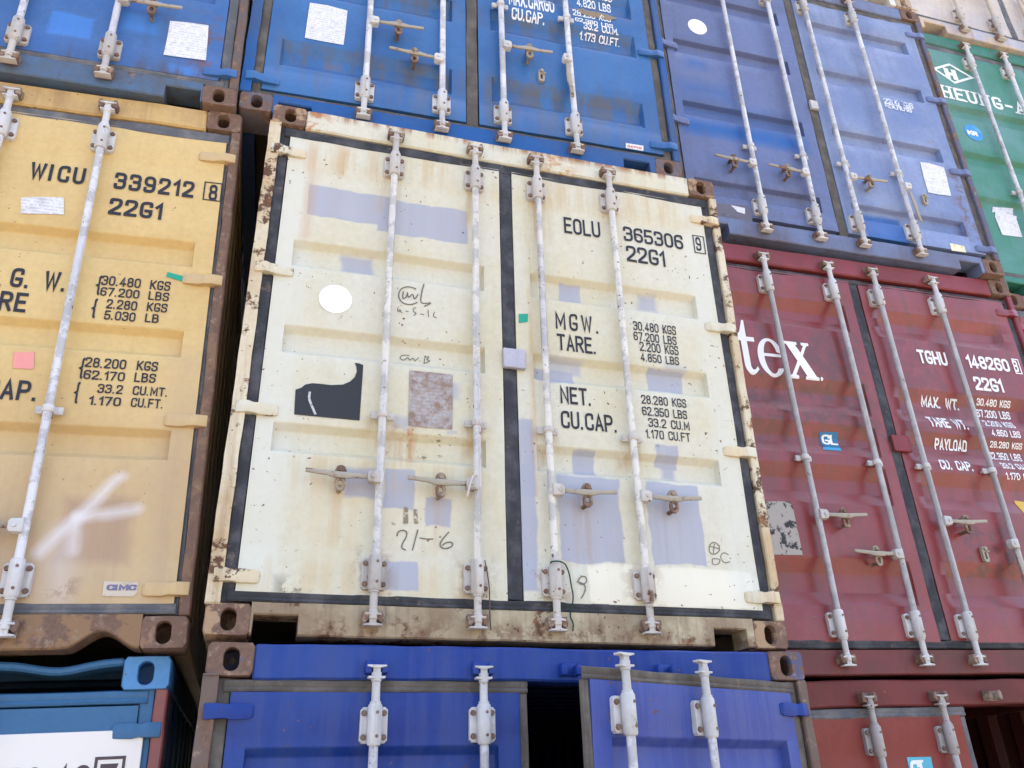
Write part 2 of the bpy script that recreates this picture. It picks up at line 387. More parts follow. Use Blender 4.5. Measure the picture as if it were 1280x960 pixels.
# ------------------------------------------------------------------ shared hardware meshes
def rays(n,hw,hh,rad):
    out=[]
    for i in range(n):
        a=2*math.pi*(i+.5)/n; c,s_=math.cos(a),math.sin(a)
        t=min(hw/abs(c) if abs(c)>1e-6 else 9,hh/abs(s_) if abs(s_)>1e-6 else 9); x,z=c*t,s_*t
        ix,iz=hw-rad,hh-rad
        if abs(x)>ix and abs(z)>iz:
            cx,cz=math.copysign(ix,x),math.copysign(iz,z)
            # ray / corner circle
            b=c*cx+s_*cz; q=b*b-(cx*cx+cz*cz-rad*rad); t=b+math.sqrt(max(q,0)); x,z=c*t,s_*t
        out.append((x,z))
    return out
def casting_mesh(sx):
    bm=bmesh.new(); cw,chh,cdp=.164,.118,.178; n=32; hx_,hz_=.085,.058
    outer=[]
    for (x,z) in rays(n,cw/2,chh/2,.014): outer.append((x+cw/2,z+chh/2))
    hole=[(x+hx_,z+hz_) for x,z in rays(n,.0275,.041,.0272)]
    big=[(hx_+(x-hx_)*1.55,hz_+(z-hz_)*1.15) for x,z in hole]
    def loop(pts,y,ins=0):
        return [bm.verts.new((sx*(1.219-(p[0]+(cw/2-p[0])*ins)),y,p[1]+(chh/2-p[1])*ins)) for p in pts]
    def br(a,b):
        for i in range(n): bm.faces.new((a[i],a[(i+1)%n],b[(i+1)%n],b[i]))
    o3=loop(outer,cdp); o2=loop(outer,.006); o1=loop(outer,0,.05)
    hs=[(hx_+(x-hx_)*1.08,hz_+(z-hz_)*1.06) for x,z in hole]
    h0=loop(hs,0); h1=loop(hole,.004); h2=loop(hole,.034); h3=loop(big,.036); h4=loop(big,.15)
    br(o3,o2); br(o2,o1); br(o1,h0); br(h0,h1); br(h1,h2); br(h2,h3); br(h3,h4); bm.faces.new(h4); bm.faces.new(o3[::-1])
    for v in bm.verts:
        v.co+=noise.noise_vector(v.co*18)*.0016
    return finish(bm,'corner_casting',40)
CAST={-1:casting_mesh(-1),1:casting_mesh(1)}
def rod_mesh(seed):
    bm=bmesh.new(); pts=[]
    for i in range(13):
        f=i/12; e=math.sin(math.pi*f)
        pts.append((e*.006*noise.noise(Vector((seed*3.1,f*1.6,0))),-.03-e*.005*noise.noise(Vector((seed*2.7,f*2.1,5))),.2+2.18*f))
    tube(bm,pts,.0168,16); return finish(bm,'locking_rod',50)
def bracket_mesh(flip,two=True):
    bm=bmesh.new(); f=flip
    # barrel
    tube(bm,[(0,-.03,-.07),(0,-.03,-.062),(0,-.03,.062),(0,-.03,.07)],[.0225,.0265,.0265,.0225],18)
    x0=-.05; x1=.05 if two else .03
    prism(bm,[(x0+.01,-.062),(x1-.01,-.062),(x1,-.052),(x1,.052),(x1-.01,.062),(x0+.01,.062),(x0,.052),(x0,-.052)],-.008,FACE+.004,.003)
    old=set(bm.faces)
    for sx in ((-1,1) if two else (-1,)):
        for sz in (-1,1):
            tube(bm,[(sx*.037,-.017,sz*.041),(sx*.037,-.005,sz*.041)],[.0095,.0115],8)
    for sz in (-1,1): tube(bm,[(.006,-.0580,sz*.04),(.006,-.054,sz*.04)],.006,8)
    for f_ in bm.faces:
        if f_ not in old: f_.material_index=1
    # reduced shaft beyond the bracket
    d=f
    tube(bm,[(0,-.03,d*.068),(0,-.03,d*.078),(0,-.03,d*.08),(0,-.03,d*.13)],[.0205,.0205,.016,.0155],14)
    return finish(bm,'bearing_bracket',40)
def cam_mesh(f):
    bm=bmesh.new()
    tube(bm,[(0,-.03,0),(0,-.03,f*.02),(0,-.03,f*.024),(0,-.03,f*.055)],[.0155,.0155,.019,.019],14)
    def hammer(z0,z1,hw):
        poly=[(-hw,z0+f*.004),(-hw,z1),(hw,z1),(hw,z0+f*.004),(.012,z0),(-.012,z0)]
        prism(bm,[(x,z) for x,z in poly],-.047,-.013,.003)
    hammer(f*.03,f*.041,.032); hammer(f*.07,f*.081,.036)
    box(bm,-.013,.013,-.041,-.019,min(f*.038,f*.072),max(f*.038,f*.072))
    return finish(bm,'cam',40)
def keeper_mesh(f):
    bm=bmesh.new()
    box(bm,-.05,.05,-.004,.012,-.03,.03,.004)
    for sx in (-1,1):
        prism(bm,[(sx*.024,-.026),(sx*.05,-.026),(sx*.055,-.006),(sx*.05,.018),(sx*.04,.028),(sx*.024,.014)][::sx],-.05,.006,.004)
    bmesh.ops.scale(bm,vec=(.80,.85,.85),verts=bm.verts[:]); warp(bm,.004,26,3.1); return finish(bm,'cam_keeper',45)
def clamp_mesh():
    bm=bmesh.new()
    tube(bm,[(0,-.03,-.014),(0,-.03,-.011),(0,-.03,.011),(0,-.03,.014)],[.0205,.0225,.0225,.0205],16)
    for sx in (-1,1):
        box(bm,*( (.016,.05) if sx>0 else (-.05,-.016)),-.018,-.003,-.016,.016,.003)
        tube(bm,[(sx*.039,-.021,0),(sx*.039,.012,0)],.007,8)
    return finish(bm,'guide_clamp',40)
def handle_mesh(sx,ln=.30):
    bm=bmesh.new()
    pts=[(.045,-.046,.002),(.10,-.05,.0),(.135,-.058,-.004),(.185,-.058,-.004),(.215,-.05,.004),(ln,-.05,.010)]
    hh=[.009,.010,.013,.013,.0095,.0085]; rings=[]
    for (x,y,z),h in zip(pts,hh):
        rings.append([bm.verts.new((sx*x,y+a,z+b)) for a,b in ((-.0055,-h),(.0055,-h),(.0055,h),(-.0055,h))])
    for u,v in zip(rings,rings[1:]):
        for k in range(4): bm.faces.new((u[k],u[(k+1)%4],v[(k+1)%4],v[k]))
    bm.faces.new(rings[0]); bm.faces.new(rings[-1])
    bmesh.ops.bevel(bm,geom=bm.edges[:],offset=.0018,segments=1,affect='EDGES')
    return finish(bm,'handle',50)
def hub_mesh(sx):
    bm=bmesh.new(); poly=[(.0,-.026),(.044,-.024),(.052,-.012),(.052,.016),(.044,.026),(.0,.028)]
    prism(bm,[(sx*x,z) for x,z in poly],-.062,-.024,.005)
    tube(bm,[(sx*.03,-.068,.0),(sx*.03,-.06,.0)],.008,10)
    return finish(bm,'handle_hub',40)
def catch_mesh():
    bm=bmesh.new()
    prism(bm,[(-.021,-.006),(.021,-.006),(.024,.018),(.017,.036),(.006,.043),(-.006,.043),(-.017,.036),(-.024,.018)],-.05,-.034,.003)
    tube(bm,[(0,-.06,.024),(0,.014,.024)],[.012,.012],10)
    # lower loop: ring of a stadium outline
    o=[(x,z-.038) for x,z in rays(20,.0215,.030,.021)]; i_=[(x,z-.038) for x,z in rays(20,.009,.016,.009)]
    f=[bm.verts.new((x,-.052,z)) for x,z in o]; g=[bm.verts.new((x,-.052,z)) for x,z in i_]
    f2=[bm.verts.new((x,-.040,z)) for x,z in o]; g2=[bm.verts.new((x,-.040,z)) for x,z in i_]
    for k in range(20):
        j=(k+1)%20
        for a,b in ((f,g),(g,g2),(g2,f2),(f2,f)): bm.faces.new((a[k],a[j],b[j],b[k]))
    tube(bm,[(0,-.042,-.05),(0,.014,-.05)],.010,10)
    return finish(bm,'handle_catch',40)
def retainer_mesh():
    bm=bmesh.new(); o=rays(24,.0185,.046,.018); i_=[(x,z-.008) for x,z in rays(24,.0075,.022,.0075)]
    lv=[[bm.verts.new((x,y,z)) for x,z in p] for p,y in ((o,-.004),(i_,-.004),(i_,FACE),(o,FACE))]
    for k in range(24):
        j=(k+1)%24
        for a,b in zip(lv,lv[1:]): bm.faces.new((a[k],a[j],b[j],b[k]))
        bm.faces.new((lv[3][k],lv[3][j],lv[0][j],lv[0][k]))
    tube(bm,[(0,-.018,.03),(0,.01,.03)],.010,8); box(bm,.008,.026,-.012,-.004,.012,.02,.001)
    return finish(bm,'handle_retainer',40)
def hinge_mesh(sx):
    bm=bmesh.new()
    poly=[(1.034,-.026),(1.05,-.034),(1.13,-.038),(1.20,-.040),(1.20,.040),(1.13,.036),(1.05,.030),(1.034,.02)]
    ring=[]
    for x,y,h in ((1.038,.010,.019),(1.050,.001,.026),(1.112,-.004,.028),(1.136,-.007,.0235),(1.160,-.016,.027),(1.208,-.008,.028)):
        ring.append([bm.verts.new((sx*x,y,-h)),bm.verts.new((sx*x,y,h*.92)),bm.verts.new((sx*x,.05,h*.92)),bm.verts.new((sx*x,.05,-h))])
    for u,v in zip(ring,ring[1:]):
        for k in range(4): bm.faces.new((u[k],u[(k+1)%4],v[(k+1)%4],v[k]))
    bm.faces.new(ring[0]); bm.faces.new(ring[-1])
    bmesh.ops.recalc_face_normals(bm,faces=bm.faces[:])
    bmesh.ops.bevel(bm,geom=bm.edges[:],offset=.004,segments=2,affect='EDGES',profile=.6)
    warp(bm,.0035,16,sx); return finish(bm,'hinge',40)
RODS=[rod_mesh(i+.37) for i in range(7)]; BRK={(f,t):bracket_mesh(f,t) for f in (-1,1) for t in (True,False)}; CAMS={f:cam_mesh(f) for f in (-1,1)}
KEEP={f:keeper_mesh(f) for f in (-1,1)}; CLAMP=clamp_mesh(); RETN=retainer_mesh(); HND={s:handle_mesh(s) for s in (-1,1)}; HUB={s:hub_mesh(s) for s in (-1,1)}
CATCH=catch_mesh(); HINGE={s:hinge_mesh(s) for s in (-1,1)}
def post_mesh(sx,seed):
    bm=bmesh.new()
    box(bm,sx*1.176,sx*1.219,.0,.15,.118,2.474,.006,60,2); 
    box(bm,sx*1.10,sx*1.174,.064,.15,.118,2.474,0,4,2)
    for v in bm.verts:
        if v.co.y<.06: v.co+=noise.noise_vector(Vector((seed,0,v.co.z*7)))*.0035+noise.noise_vector(v.co*25)*.0012
    return finish(bm,'corner_post',40)
def header_mesh(seed,dent=0.,L=None):
    bm=bmesh.new(); box(bm,-1.056,1.056,.003,.14,2.462,2.588,.008,70,0)
    for v in bm.verts:
        a=noise.noise(Vector((v.co.x*3,seed,0))); v.co.y+=.005*a
        v.co.z+=.004*noise.noise(Vector((v.co.x*6,seed,v.co.z)))
        if L: dz,dy=L(v.co.x,v.co.z); v.co.z+=dz; v.co.y+=dy
    return finish(bm,'door_header',40)
def sill_mesh(seed,pockets=((-1.047,-.881),(.86,1.02)),arch=None,top=.125,pz=.078):
    bm=bmesh.new(); n=90; xs=[-1.056+2.112*i/n for i in range(n+1)]
    for p in pockets: xs+=[p[0]-.001,p[0]+.001,p[1]-.001,p[1]+.001]
    xs=sorted(xs)
    def low(x):
        z=.004
        for p in pockets:
            if p[0]<x<p[1]: z=pz
        if arch: z=max(z,arch(x))
        return z+.002*noise.noise(Vector((x*5,seed,0)))
    F=[];B=[]
    for x in xs:
        yj=.003+.002*noise.noise(Vector((x*4,seed,9))); zl=low(x); zt=top+.0015*noise.noise(Vector((x*7,seed,3)))
        F.append([bm.verts.new((x,yj,zt)),bm.verts.new((x,yj,zl+.006)),bm.verts.new((x,yj+.006,zl)),bm.verts.new((x,.13,zl)),bm.verts.new((x,.13,zt))])
    for u,v in zip(F,F[1:]):
        for k in range(5): bm.faces.new((u[k],u[(k+1)%5],v[(k+1)%5],v[k]))
    bm.faces.new(F[0]); bm.faces.new(F[-1])
    return finish(bm,'door_sill',30)
def strip(bm,p0,p1,wd,t,seed,n=40,base=.03,axis='x'):
    prof=[(-.5,0),(-.44,.8),(-.28,1),(-.08,.72),(.12,.95),(.4,.8),(.5,0)]; rings=[]
    for i in range(n+1):
        f=i/n; p=Vector(p0)*(1-f)+Vector(p1)*f; L=(Vector(p1)-Vector(p0)).length*f
        jw=1+.10*noise.noise(Vector((L*6,seed,1))); jo=.003*noise.noise(Vector((L*4,seed,5))); jy=.003*noise.noise(Vector((L*7,seed,8)))
        r=[]
        for a,b in prof:
            o=a*wd*jw+jo; y=base-(base-p.y)*0-t*b-jy*(b>0)
            r.append(bm.verts.new((p.x+(o if axis=='z' else 0),y,p.z+(o if axis=='x' else 0))))
        rings.append(r)
    for u,v in zip(rings,rings[1:]):
        for k in range(len(prof)-1): bm.faces.new((u[k],u[k+1],v[k+1],v[k]))
# shell (walls, roof, floor) shared by all
def corr(axis_len,per,dep,n0):
    pts=[]; y=0
    while y<axis_len:
        for a,b in ((0,0),(.35,0),(.5,1),(.85,1)): 
            if y+a*per<=axis_len: pts.append((y+a*per,b*dep))
        y+=per
    pts.append((axis_len,0)); return pts
def side_mesh(sx):
    bm=bmesh.new(); pr=corr(5.75,.278,.036,0); a=[];b=[]
    for y,d in pr:
        x=sx*(1.205-d); a.append(bm.verts.new((x,.15+y,.15))); b.append(bm.verts.new((x,.15+y,2.49)))
    for i in range(len(pr)-1): bm.faces.new((a[i],a[i+1],b[i+1],b[i]))
    return finish(bm,'side_wall')
def rail_mesh(sx,z0,z1):
    bm=bmesh.new(); box(bm,sx*1.15,sx*1.215,.178,5.88,z0,z1,.006); return finish(bm,'rail',40)
def roof_mesh():
    bm=bmesh.new(); pr=corr(5.75,.209,.02,0); a=[];b=[]
    for y,d in pr:
        a.append(bm.verts.new((-1.15,.15+y,2.565-d))); b.append(bm.verts.new((1.15,.15+y,2.565-d)))
    for i in range(len(pr)-1): bm.faces.new((a[i],a[i+1],b[i+1],b[i]))
    return finish(bm,'roof')
def floor_mesh():
    bm=bmesh.new(); box(bm,-1.15,1.15,.14,5.9,.13,.16); return finish(bm,'floor')
def end_mesh():
    bm=bmesh.new(); pr=corr(2.2,.25,.04,0); a=[];b=[]
    for x,d in pr:
        a.append(bm.verts.new((x-1.1,5.95+d,.15))); b.append(bm.verts.new((x-1.1,5.95+d,2.49)))
    for i in range(len(pr)-1): bm.faces.new((a[i],a[i+1],b[i+1],b[i]))
    box(bm,-1.15,1.15,5.9,6.04,2.47,2.58); box(bm,-1.15,1.15,5.9,6.04,.0,.15)
    for s in (-1,1): box(bm,s*1.1,s*1.21,5.9,6.05,.12,2.47)
    return finish(bm,'end_wall')
SIDE={s:side_mesh(s) for s in (-1,1)}; RAIL={(s,t):rail_mesh(s,*( (2.49,2.58) if t else (.02,.15))) for s in (-1,1) for t in (0,1)}
ROOF,FLOOR,END=roof_mesh(),floor_mesh(),end_mesh()
WOOD=paint('floor_wood',(.12,.08,.05,1),(.08,.055,.035,1),0,.4,chips=0)
# ------------------------------------------------------------------ container
KEEPM=rusty('rusted_keeper',(.30,.23,.18,1),.3)
def container(k,label,mats,doors,rods,handles,centre,clampz=.928,pockets=((-1.047,-.881),(.86,1.02)),arch=None,hdr=None,
              hinges=(2.31,1.61,.915,.22),gasket_z=((2.40,2.462),(.125,.172)),open_r=None,two=(True,)*4,keep=(True,)*4,catches=(),clamps=True,edge=1.122):
    F,T=frame(k); root=bpy.data.objects.new('shipping_container',None); C.objects.link(root); root.empty_display_size=.3
    m4=F.transposed().to_4x4(); m4.translation=T; root.matrix_world=m4
    root['label']=label; root['category']='shipping container'; root['group']='containers stacked in the yard wall'
    seed=ord(k)*1.37
    mp,mf,mc,mg,mr,mb,mk_=mats['paint'],mats['frame'],mats['cast'],mats['rubber'],mats['rod'],mats['bracket'],mats['iron']
    for sx in (-1,1):
        put('corner_casting',CAST[sx],mc,root); put('corner_casting',CAST[sx],mc,root,(0,0,CH-.118))
        put('corner_post',post_mesh(sx,seed+sx),mats.get('post',mf),root)
        put('side_wall',SIDE[sx],mats['shell'],root); put('top_rail',RAIL[sx,1],mats['shell'],root); put('bottom_rail',RAIL[sx,0],mats['shell'],root)
    put('roof',ROOF,mats['shell'],root); put('floor',FLOOR,WOOD,root); put('end_wall',END,mats['shell'],root)
    put('door_header',header_mesh(seed,L=hdr),mats.get('header',mf),root); put('door_sill',sill_mesh(seed,pockets,arch),mats.get('sill',mf),root)
    dobj={}
    for sx,d in ((-1,doors[0]),(1,doors[1])):
        mt=Matrix.Identity(4)
        if sx>0 and open_r: 
            pv=Vector((1.175,.01,0)); mt=Matrix.Translation(pv)@Matrix.Rotation(open_r,4,'Z')@Matrix.Translation(-pv)
        do=put('door',d.mesh(),mats.get('door%d'%sx,mp),root,mtx=mt); dobj[sx]=(do,d)
        # rubber seal of this leaf: a part of the leaf
        bm=bmesh.new(); (t0,t1),(b0,b1)=gasket_z; cx=centre
        xo=sx*(edge+1.176)/2; xi=cx
        strip(bm,(min(xo,xi),0,(t0+t1)/2),(max(xo,xi),0,(t0+t1)/2),t1-t0,.020,seed+sx)
        strip(bm,(min(xo,xi),0,(b0+b1)/2),(max(xo,xi),0,(b0+b1)/2),b1-b0,.020,seed+sx+3)
        strip(bm,(xo,0,b0),(xo,0,t1),1.176-edge,.016,seed+sx+5,60,base=.034,axis='z')
        cw_=.066
        if not open_r and sx<0: strip(bm,(cx,0,b1),(cx,0,t0),.072,.017,seed+9,60,axis='z')
        elif sx<0: strip(bm,(cx-.017,0,b1),(cx-.017,0,t0),.036,.013,seed+9,60,axis='z')
        elif open_r: strip(bm,(cx+.018,0,b1),(cx+.018,0,t0),.036,.016,seed+11,60,axis='z')
        put('door_seal',finish(bm,'door_seal',50),mg,do)
        # hinges
        for hz in hinges:
            put('hinge',HINGE[sx],mats.get('hinge',mp),root,(0,0,hz),mtx=mt)
        # rods
        for i in (0,1):
            j=i if sx<0 else 2+i; x=rods[j]
            ro=put('locking_rod',RODS[(j*3+ord(k))%7],mr,root,(x,0,0),mtx=mt)
            for f,zz in ((1,2.305),(-1,.247)):
                put('bearing_bracket',BRK[f,two[j]],mb,ro,(0,0,zz)); put('cam',CAMS[f],mb,ro,(0,0,zz+f*.125))
                if keep[j]: put('cam_keeper',KEEP[f],mats.get('keeper',KEEPM),root,(x,0,2.505 if f>0 else .075),rz=0 if f>0 else math.pi)
            if clamps: put('guide_clamp',CLAMP,mb,ro,(0,0,clampz))
            h=handles[j]
            if h:
                z,dr=h
                if dr in ('hangL','hangR'):
                    q=-1 if dr=='hangL' else 1
                    ho=put('handle',HND[1],mk_,root,(x+q*.03,0,z),mtx=mt,rz=R(88)); put('handle_hub',HUB[q],mb,ho,Matrix.Rotation(-R(88),4,'Y')@Vector((-q*.03,0,0)),rz=-R(88))
                else:
                    ho=put('handle',HND[dr],mats.get('handle',mk_),root,(x,0,z),mtx=mt); put('handle_hub',HUB[dr],mb,ho); put('handle_catch',CATCH,mats.get('catch',CATCHM),ho,(dr*.16,0,0))
    for (x,z,s) in catches: put('handle_retainer',RETN,IRON2,root,(x,0,z))
    return root,dobj[-1],dobj[1]
def T(k,dd,txt,bl,br,tl,mat,wt=.13,gap=.2,name='lettering',off=.003,**kw):
    do,d=dd; x0,z0=PD(k,d,*bl); x1,_=PD(k,d,*br); _,z1=PD(k,d,*tl); hp_=P(k,*tl)[1]-P(k,*bl)[1]; z1=max(z1,z0+.45*hp_)
    for i in range(txt.count(' ')+1):
        bm=text_bm(txt,x0,x1,z0,z1-z0,wt,gap,word=i,**kw); d.drape(bm,off); o=put(name,finish(bm,name),mat,do)
    return o
def poly_on(k,dd,pts,mat,name,off=.0028,label=None,thick=0):
    do,d=dd; bm=bmesh.new(); vs=[bm.verts.new((q[0],0,q[1])) for q in (PD(k,d,*p) for p in pts)]; bm.faces.new(vs); bm.normal_update()
    bmesh.ops.triangulate(bm,faces=bm.faces[:]); d.drape(bm,off); return put(name,finish(bm,name),mat,do,label=label)
def loc_poly(dd,pts,mat,name,off=.0028,label=None):
    do,d=dd; bm=bmesh.new(); bm.faces.new([bm.verts.new((x,0,z)) for x,z in pts]); bm.normal_update(); bmesh.ops.triangulate(bm,faces=bm.faces[:]); d.drape(bm,off)
    return put(name,finish(bm,name),mat,do,label=label)
def disc(k,dd,u,v,r,mat,name,off=.0028,label=None):
    x,z=P(k,u,v); return loc_poly(dd,[(x+r*math.cos(6.2832*i/40),z+r*math.sin(6.2832*i/40)) for i in range(40)],mat,name,off,label)
def line_on(k,dd,pts,hw,mat,name='lettering',closed=False,off=.003,px=True,sm=0):
    do,d=dd; q=[Vector(P(k,*p)) if px else Vector(p) for p in pts]
    for _ in range(sm):
        n=[q[0]]
        for a,b in zip(q,q[1:]): n+=[a*.75+b*.25,a*.25+b*.75]
        q=n+[q[-1]]
    bm=bmesh.new(); ribbon(bm,q,hw,closed,0,lambda v,y:Vector((v.x,y,v.y))); d.drape(bm,off); return put(name,finish(bm,name),mat,do)
def boxed(k,dd,tl,br,hw,mat):
    x0,x1,z0,z1=PR(k,*tl,*br); return line_on(k,dd,[(x0,z0),(x1,z0),(x1,z1),(x0,z1)],hw,mat,'lettering',True,px=False)
def Z(ox,oy,s): return lambda x,y:(ox+x/s,oy+y/s)
# common materials
BLACK=ink('marking_black',lin(48,48,56),lin(200,195,180),.12); WHITE=ink('marking_white',(.78,.78,.8,1),lin(120,60,65),.2)
WHITE2=ink('marking_white_on_blue',(.74,.76,.8,1),lin(70,105,160),.2); FADED=ink('marking_faded',(.62,.66,.78,1),lin(100,115,175),.85)
WHITE3=ink('marking_white_on_green',(.76,.8,.78,1),lin(70,130,105),.05)
RUB=rubber('seal_rubber',(.035,.036,.042,1),(.085,.085,.095,1)); RUBG=rubber('seal_rubber_grey',(.10,.105,.12,1),(.19,.18,.18,1)); RUBT=rubber('seal_rubber_tan',(.085,.075,.066,1),(.15,.13,.112,1))
IRON=rusty('rusted_iron',(.34,.28,.21,1),.4); IRON2=rusty('worn_galvanised_iron',(.36,.32,.26,1),.8); CATCHM=rusty('catch_iron',(.30,.24,.18,1),.45)
ROD_W=paint('rod_white',(.66,.66,.69,1),(.54,.54,.58,1),.08,.5,patches=[('blot',(-1,1,0,3),(.30,.29,.29,1),.55,.1)],rough=.4,chips=1.3,bumpk=.2,streak=30.); ROD_C=paint('rod_cream',(.66,.63,.57,1),(.54,.53,.54,1),.12,.6,patches=[('blot',(-1,1,0,3),(.30,.29,.29,1),.55,.1)],rough=.45,chips=1.4,bumpk=.2,streak=30.)
ROD_G=paint('rod_grey',(.46,.45,.47,1),(.36,.35,.36,1),.12,.7,patches=[('blot',(-1,1,0,3),(.30,.29,.29,1),.55,.1)],rough=.5,chips=1.,bumpk=.2,streak=30.)
BRK_C=paint('bracket_beige',(.52,.48,.44,1),(.43,.40,.38,1),.32,.6,rough=.55,chips=.8,bumpk=.2); BRK_W=paint('bracket_white',(.58,.57,.57,1),(.46,.45,.44,1),.22,.6,rough=.5,chips=.8,bumpk=.2)
BRK_G=paint('bracket_grey',(.42,.38,.36,1),(.33,.3,.29,1),.2,.6,rough=.6,chips=.8,bumpk=.2)
STICK_W=plate('sticker_white',(.7,.7,.74,1),(.5,.48,.47,1),16,(.5,.72),lines=True); STICK_GREEN=ink('tape_green',(.02,.32,.22,1),(.1,.4,.3,1),.3); STICK_PINK=ink('sticker_pink',(.75,.30,.27,1),(.8,.4,.3,1),.3)
PLATE_R=plate('data_plate_rusted',(.40,.37,.36,1),(.25,.165,.115,1),26,(.38,.66),lines=True); DOT=plate('white_dot',(.92,.92,.91,1),(.88,.88,.87,1),5)
BOLT=rusty('rusted_bolt',(.20,.14,.11,1),.4)
for q in BRK.values(): q.materials.append(BRK_C); q.materials.append(BOLT)
def shell(c): return paint('shell_paint',c,tuple(q*.8 for q in c[:3])+(1,),.25,.4,chips=0)
# ================================================================== the containers
ERECS=[(1.80,1.652),(1.342,1.20),(.873,.737)]
def std_doors(c=-.02,recs=ERECS,seed=0,ra=1.055,ri=.12,**kw):
    return (Door(-1.122,c-.035,-ra,c-ri,recs,seed=seed,**kw),Door(c+.035,1.122,c+ri,ra,recs,seed=seed+5,**kw))
def mats(paint_m,frame_m,cast,rub,rod,brk,iron,sh,**kw):
    d=dict(paint=paint_m,frame=frame_m,cast=cast,rubber=rub,rod=rod,bracket=brk,iron=iron,shell=shell(sh)); d.update(kw); return d
LAV=tg(190,192,205); 
# ---- E: cream
z2=Z(300,0,3); z3=Z(600,0,3); z6=Z(300,300,3); z7=Z(600,300,3); zb=Z(240,580,4); zc=Z(560,580,2.909); zd=Z(440,540,6.4)
def r_(k,f,a,b,c,d): return PR(k,*f(a,b),*f(c,d))
CREAM=tg(233,229,209,.03); CREAM2=tg(231,224,196,.04); YEL=lin(232,216,170)
ST=lin(150,110,66)
x_=lambda f,a,b,c,d,al=.95,so=.004:('rect',r_('E',f,a,b,c,d),LAV,al,so)
ep=[('rect',(-1.13,-.98,.17,2.4),lin(226,226,214),.6,.03),('streak',(-1.06,-.1,.17,.30),lin(216,192,150),.5,.03),('streak',(-1.05,-.5,.3,.72),lin(226,214,186),.4,.08),
 ('rect',(-.82,-.3,.45,.75),YEL,.25,.08),
 ('rect',r_('E',z2,262,690,560,850),LAV,.95,.004),('rect',r_('E',z2,520,740,852,915),LAV,.95,.004),x_(z6,385,45,498,118,.9,.012),x_(z6,792,535,828,600,.75,.014),x_(z6,572,658,632,712,.75,.014),x_(z6,775,712,815,730,.6),
 x_(zb,768,15,925,172,.95,.01),x_(zb,968,20,1108,225),x_(zd,582,525,788,762),x_(zb,975,490,1130,638),
 ('streak',r_('E',z2,250,545,275,900),lin(200,155,105),.34,.02),('streak',r_('E',z2,378,560,402,660),lin(204,150,95),.45,.02),
 ('blot',r_('E',z6,560,705,690,800),lin(170,105,50),.85,.03),('streak',r_('E',z6,600,700,650,840),lin(185,120,60),.8,.02),
 ('blot',r_('E',zb,430,580,570,660),lin(110,105,95),.8,.03)]
ep2=[x_(z7,303,150,388,232),x_(z7,598,192,672,262,.85,.014),x_(z7,262,432,392,500,.7,.012),x_(z7,212,470,362,540),x_(z7,635,478,775,572),x_(z7,690,465,775,500,.6,.02),
 x_(z7,352,782,440,880),x_(z7,655,765,750,850),x_(z7,690,840,740,890,.9,.012),x_(zc,395,38,645,365),x_(zc,718,62,942,372),x_(zc,395,35,560,60,.7,.01),
 ('rect',r_('E',z7,138,668,212,960),LAV,.95,.006),('rect',r_('E',zc,258,0,330,462),LAV,.95,.006),
 ('rect',r_('E',zc,508,362,1120,530),lin(243,236,214),.95,.006),('streak',r_('E',z7,175,0,225,960),lin(205,160,95),.7,.02),
 ('rect',(.99,1.13,.17,2.4),lin(226,226,214),.5,.03),('streak',r_('E',z3,860,700,900,960),lin(190,140,80),.6,.03)]
kw=dict(rust=.03,dirt=.18,rough=.42,chips=.7,dirt_col=lin(200,180,140))
for x in (-.766,-.352): ep+=[('streak',(x-.03,x+.03,.36,.60),lin(196,158,108),.4,.04)]
for x in (-.606,-.192): ep+=[('streak',(x-.055,x+.055,.80,.92),lin(186,150,104),.55,.03),('streak',(x-.06,x+.06,2.05,2.26),lin(200,170,120),.6,.05),('blot',(x-.07,x+.07,.16,.33),lin(160,125,90),.6,.04)]
for x in (.301,.714): ep2+=[('streak',(x-.03,x+.03,.36,.60),lin(176,150,130),.6,.04)]
for x in (.141,.554): ep2+=[('streak',(x-.055,x+.055,.80,.92),lin(186,150,104),.55,.03),('streak',(x-.06,x+.06,2.02,2.26),lin(200,170,120),.7,.05),('blot',(x-.07,x+.07,.16,.33),lin(160,125,90),.6,.04)]
ep2+=[('streak',(.1,1.05,2.24,2.42),lin(206,176,128),.45,.05)]; ep+=[('streak',(-1.05,-.1,2.24,2.42),lin(206,176,128),.45,.05),('streak',(-1.05,-.14,.6,.75),lin(205,172,120),.35,.03)]
E_L=paint('cream_paint_left',CREAM,CREAM2,patches=ep,**kw); E_R=paint('cream_paint_right',CREAM,CREAM2,patches=ep2,**kw)
E_F=paint('cream_paint_frame',CREAM,lin(224,206,170),rust=.52,dirt=.55,chips=1.,dirt_col=ST)
E_H=paint('cream_paint_header',CREAM,CREAM2,rust=.16,dirt=.4,chips=.8,dirt_col=lin(190,140,85),patches=[('streak',(-1.06,1.06,2.555,2.6),lin(150,95,50),.95,.02),('blot',(-1.1,-.95,2.4,2.6),lin(190,120,60),.8,.05),('blot',(.2,.36,2.4,2.6),lin(200,140,70),.8,.03)])
E_S=paint('cream_paint_sill',lin(205,192,160),lin(150,130,105),rust=.45,dirt=.75,chips=1.,dirt_col=lin(112,96,80),streak=14.,spread=(.35,.6),patches=[('blot',(-1.06,1.06,0,.06),lin(120,85,60),.9,.05)])
E_P=paint('cream_paint_post',lin(226,214,186),lin(205,180,140),rust=.62,dirt=.6,chips=1.,dirt_col=ST)
me_=mats(E_L,E_F,rusty('casting_rust_cream',lin(178,150,120),.35),RUB,ROD_C,BRK_C,IRON,lin(205,195,165),header=E_H,sill=E_S,post=E_P,door1=E_R,hinge=E_F,handle=IRON2)
